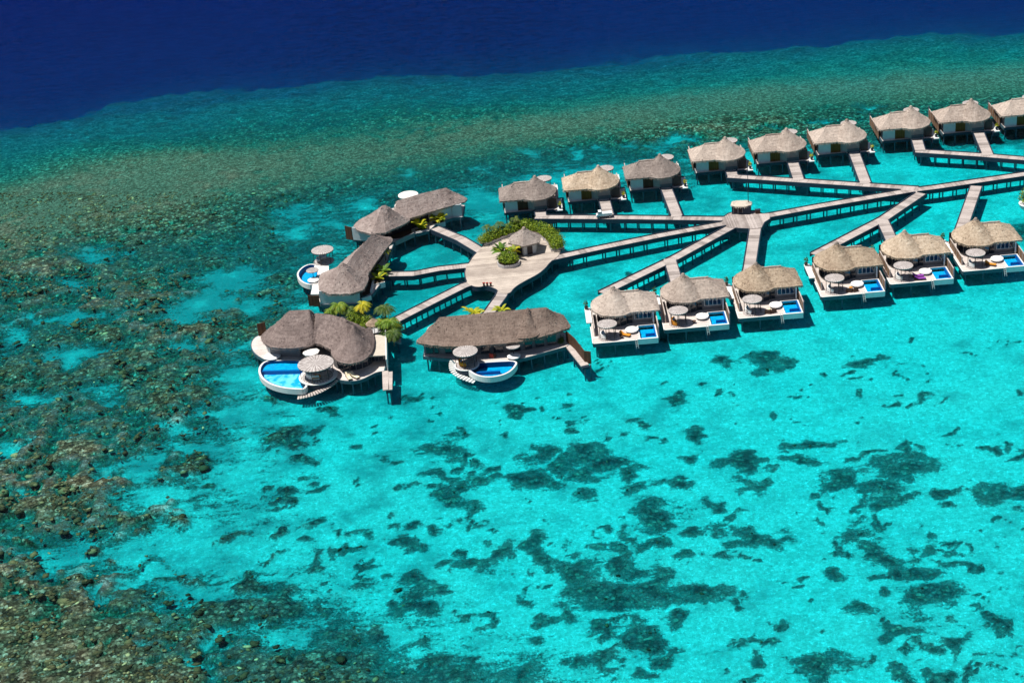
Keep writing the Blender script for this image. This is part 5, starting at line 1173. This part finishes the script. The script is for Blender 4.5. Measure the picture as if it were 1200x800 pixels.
# ---- upper villa (A)
c = PQ(300, 240); A_ = thing('overwater_villa', 'upper villa with long grey roof and white walls above the plaza', 'villa', (c.x, c.y, DZ)); lo = to_local(A_)
deck = [PQ(*q) for q in ((60, 300), (180, 300), (260, 320), (365, 275), (440, 260), (470, 232), (530, 205), (560, 195), (610, 190), (620, 130), (400, 110), (200, 160), (60, 240))]
dk = rel(lo, deck); mk(A_, 'deck', 'villa_deck', lambda m: m.prism(dk, -.22, 0)); mk(A_, 'fascia', 'teal_fascia', fas); rail_piles(A_, lo, deck, 3.2)
mkroof(A_, lo, [([PQ(*q, EZ) for q in ((230, 215), (340, 200), (450, 162), (560, 130), (642, 106), (610, 80))] + [bk(PQ(*q, EZ + 2.8), dx, dy) for q, dx, dy in (((525, 43), .5, 4.2), ((400, 72), -.8, 4.4), ((290, 105), -1, 4.2))], [PQ(280, 108, EZ + 2.7), PQ(400, 72, EZ + 2.8), PQ(525, 43, EZ + 2.8)], EZ, .05),
    ([PQ(*q, EZ) for q in ((46, 247), (183, 284), (345, 212), (345, 190))] + [bk(PQ(212, 132, EZ + 3.8), 2.6, 3.4), bk(PQ(212, 132, EZ + 3.8), -1.8, 3.8)] + [PQ(100, 190, EZ)], [PQ(205, 133, EZ + 3.8), PQ(222, 130, EZ + 3.8)], EZ, .06)], 'thatch_mauve', (1, 1))
mk(A_, 'wall', 'pale_wall', lambda m: wallrun(m, [PQ(62, 302), PQ(180, 312)], -.05, 2.5, .25, lo))
mk(A_, 'end_wall', 'pale_wall', lambda m: wallrun(m, [PQ(560, 190), PQ(605, 186), PQ(600, 140)], 0, 2.5, .25, lo))
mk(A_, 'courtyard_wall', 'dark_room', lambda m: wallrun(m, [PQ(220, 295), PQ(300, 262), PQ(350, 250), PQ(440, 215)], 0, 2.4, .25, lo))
mk(A_, 'courtyard_floor', 'brown_floor', lambda m: m.prism(rel(lo, [PQ(240, 302), PQ(300, 296), PQ(355, 275), PQ(350, 240), PQ(260, 270)]), .004, .05))
mk(A_, 'parapet', 'grey_wall', lambda m: wallrun(m, [PQ(270, 318), PQ(365, 275)], -.6, .3, .3, lo))
mk(A_, 'timber_screen', 'brown_screen', lambda m: wallrun(m, [PQ(25, 292), PQ(58, 300)], -.3, 2.4, .12, lo))
mk(A_, 'pale_screen', 'pale_wall', lambda m: wallrun(m, [PQ(455, 215), PQ(562, 188)], 0, 2.7, .14, lo)); mk(A_, 'screen_cap', 'white_paint', lambda m: wallrun(m, [PQ(455, 215), PQ(562, 188)], 2.702, 2.85, .24, lo))
mk(A_, 'pale_screen', 'pale_wall', lambda m: wallrun(m, [PQ(345, 248), PQ(385, 236)], 0, 2.4, .14, lo)); mk(A_, 'screen_cap', 'white_paint', lambda m: wallrun(m, [PQ(345, 248), PQ(385, 236)], 2.402, 2.52, .24, lo))
q = PQ(335, 75, DZ + 2.4); parasol((q.x, q.y, DZ), 2.0, 2.3, 'large round white parasol behind the upper villa roof', 'canvas_white', 20, .25)
mk(A_, 'rear_terrace', 'white_paint', lambda m: m.prism([(x, y) for x, y in ellipse(lo(q).x, lo(q).y + .5, 3.0, 2.6, 24)], -.25, -.02)); 
for dx, dy in ((-2, 0), (2, 0), (0, 2)): pile(q.x + dx, q.y + .5 + dy, A_, lo)
for x, y, l in ((400, 262, 'white planter box left of the upper villa boardwalk'), (488, 224, 'white planter box right of the upper villa boardwalk')):
    q = PQ(x, y); t = thing('planter', l, 'planter', (q.x, q.y + .4, DZ), .3); mk(t, 'planter_wall', 'pale_wall', lambda m: m.box(-1.2, 1.2, -.6, .6, -.75, .2)); mk(t, 'soil_bed', 'soil', lambda m: m.box(-1.1, 1.1, -.5, .5, .201, .23))
for x, y, h, m_, l in ((392, 255, 3.1, 'leaf_yellow', 'tall yellow plant left of the upper villa boardwalk'), (408, 258, 2.0, 'leaf_yellow', 'lower yellow green plant in the left planter of the upper villa'), (480, 222, 2.8, 'leaf_yellow', 'bright yellow plant against the white screen of the upper villa'), (505, 218, 2.4, 'leaf_yellow', 'yellow green plant right of the bright one by the white screen')):
    q = PQ(x, y); bananaleaf((q.x, q.y + .4, DZ + .2), h, l, m_, 13, r=.7)
# palms and bush behind the round villa
def PK(x, y, z=DZ): return at(380 + x / 10., 330 + y / 10., z)
t = thing('planter_deck', 'planted deck with palms between the round villa and its boardwalk', 'deck', PK(400, 430)); lo = to_local(t)
mk(t, 'boards', 'planter_stone', lambda m: m.prism(rel(lo, [PK(60, 470), PK(560, 620), PK(900, 700), PK(880, 560), PK(820, 480), PK(560, 400), PK(60, 400)]), -.6, -.225)); 
for q in ((150, 430), (400, 470), (650, 560), (850, 600), (860, 660)): p = PK(*q); pile(p.x, p.y, t, lo)
for x, y, h, r_, m_, l in ((190, 440, 2.6, 1.8, 'leaf_palm', 'yellow green palm behind the middle of the round villa roof'), (290, 440, 1.9, 1.6, 'leaf_olive', 'dark olive palm between two yellow palms behind the round villa'), (470, 450, 2.8, 1.7, 'leaf_yellow', 'bright yellow palm above the bush behind the round villa'), (80, 430, 1.6, 1.3, 'leaf_palm', 'low yellow palm fronds over the top of the round villa roof'),
                           (740, 560, 3.8, 2.0, 'leaf_olive', 'tall olive palm at the upper right of the round villa'), (790, 660, 2.9, 1.9, 'leaf_palm', 'palm right of the round villa roof terrace'), (820, 740, 2.2, 1.8, 'leaf_olive', 'lowest palm at the right wall of the round villa'), (700, 620, 2.4, 1.6, 'leaf_palm', 'palm beside the small thatched parasol'), (850, 640, 2.0, 1.6, 'leaf_olive', 'drooping palm nearest the boardwalk end by the round villa')):
    p = PK(x, y); palm((p.x, p.y, DZ - .2), h * 1.1, r_ * 1.05, l, m_, 34)
p = PK(380, 480); shrub((p.x, p.y, DZ - .2), (1.9, 1.5, 1.6), 'bright green bush behind the round villa roof', 'leaf_hedge', 1300, .16)
p = PK(510, 510); shrub((p.x, p.y, DZ - .2), (1.3, 1.2, 1.3), 'smaller green bush beside the thatched parasol', 'leaf_hedge', 800, .16)
for x, y, m_, l in ((745, 640, 'leaf_olive', 'dark bush under the palms right of the small thatched parasol'), (815, 690, 'leaf_olive', 'dark bush along the right wall of the round villa'), (720, 560, 'leaf_palm', 'light green bush below the tall olive palm')):
    p = PK(x, y); shrub((p.x, p.y, DZ - .2), (1.5, 1.3, 1.9), l, m_, 900, .17, 'bushes beside the round villa')
# planter bowl with bush at the right picture edge
p = at(1207, 240); t = thing('planter', 'white planter bowl standing in the water at the right picture edge', 'planter', (p.x, p.y, DZ)); mk(t, 'bowl', 'white_render', lambda m: m.lathe((0, 0, 0), [(1.0, -1.0), (1.7, -.5), (2.0, .3), (1.8, .35)], 30)); pile(p.x, p.y, t, to_local(t))
shrub((p.x, p.y, DZ + .35), (1.9, 1.9, 2.0), 'yellow green bush in the white planter bowl at the right edge', 'leaf_hedge', 1500, .17)
# boardwalk lamps? none seen
print('objects', len(bpy.data.objects))
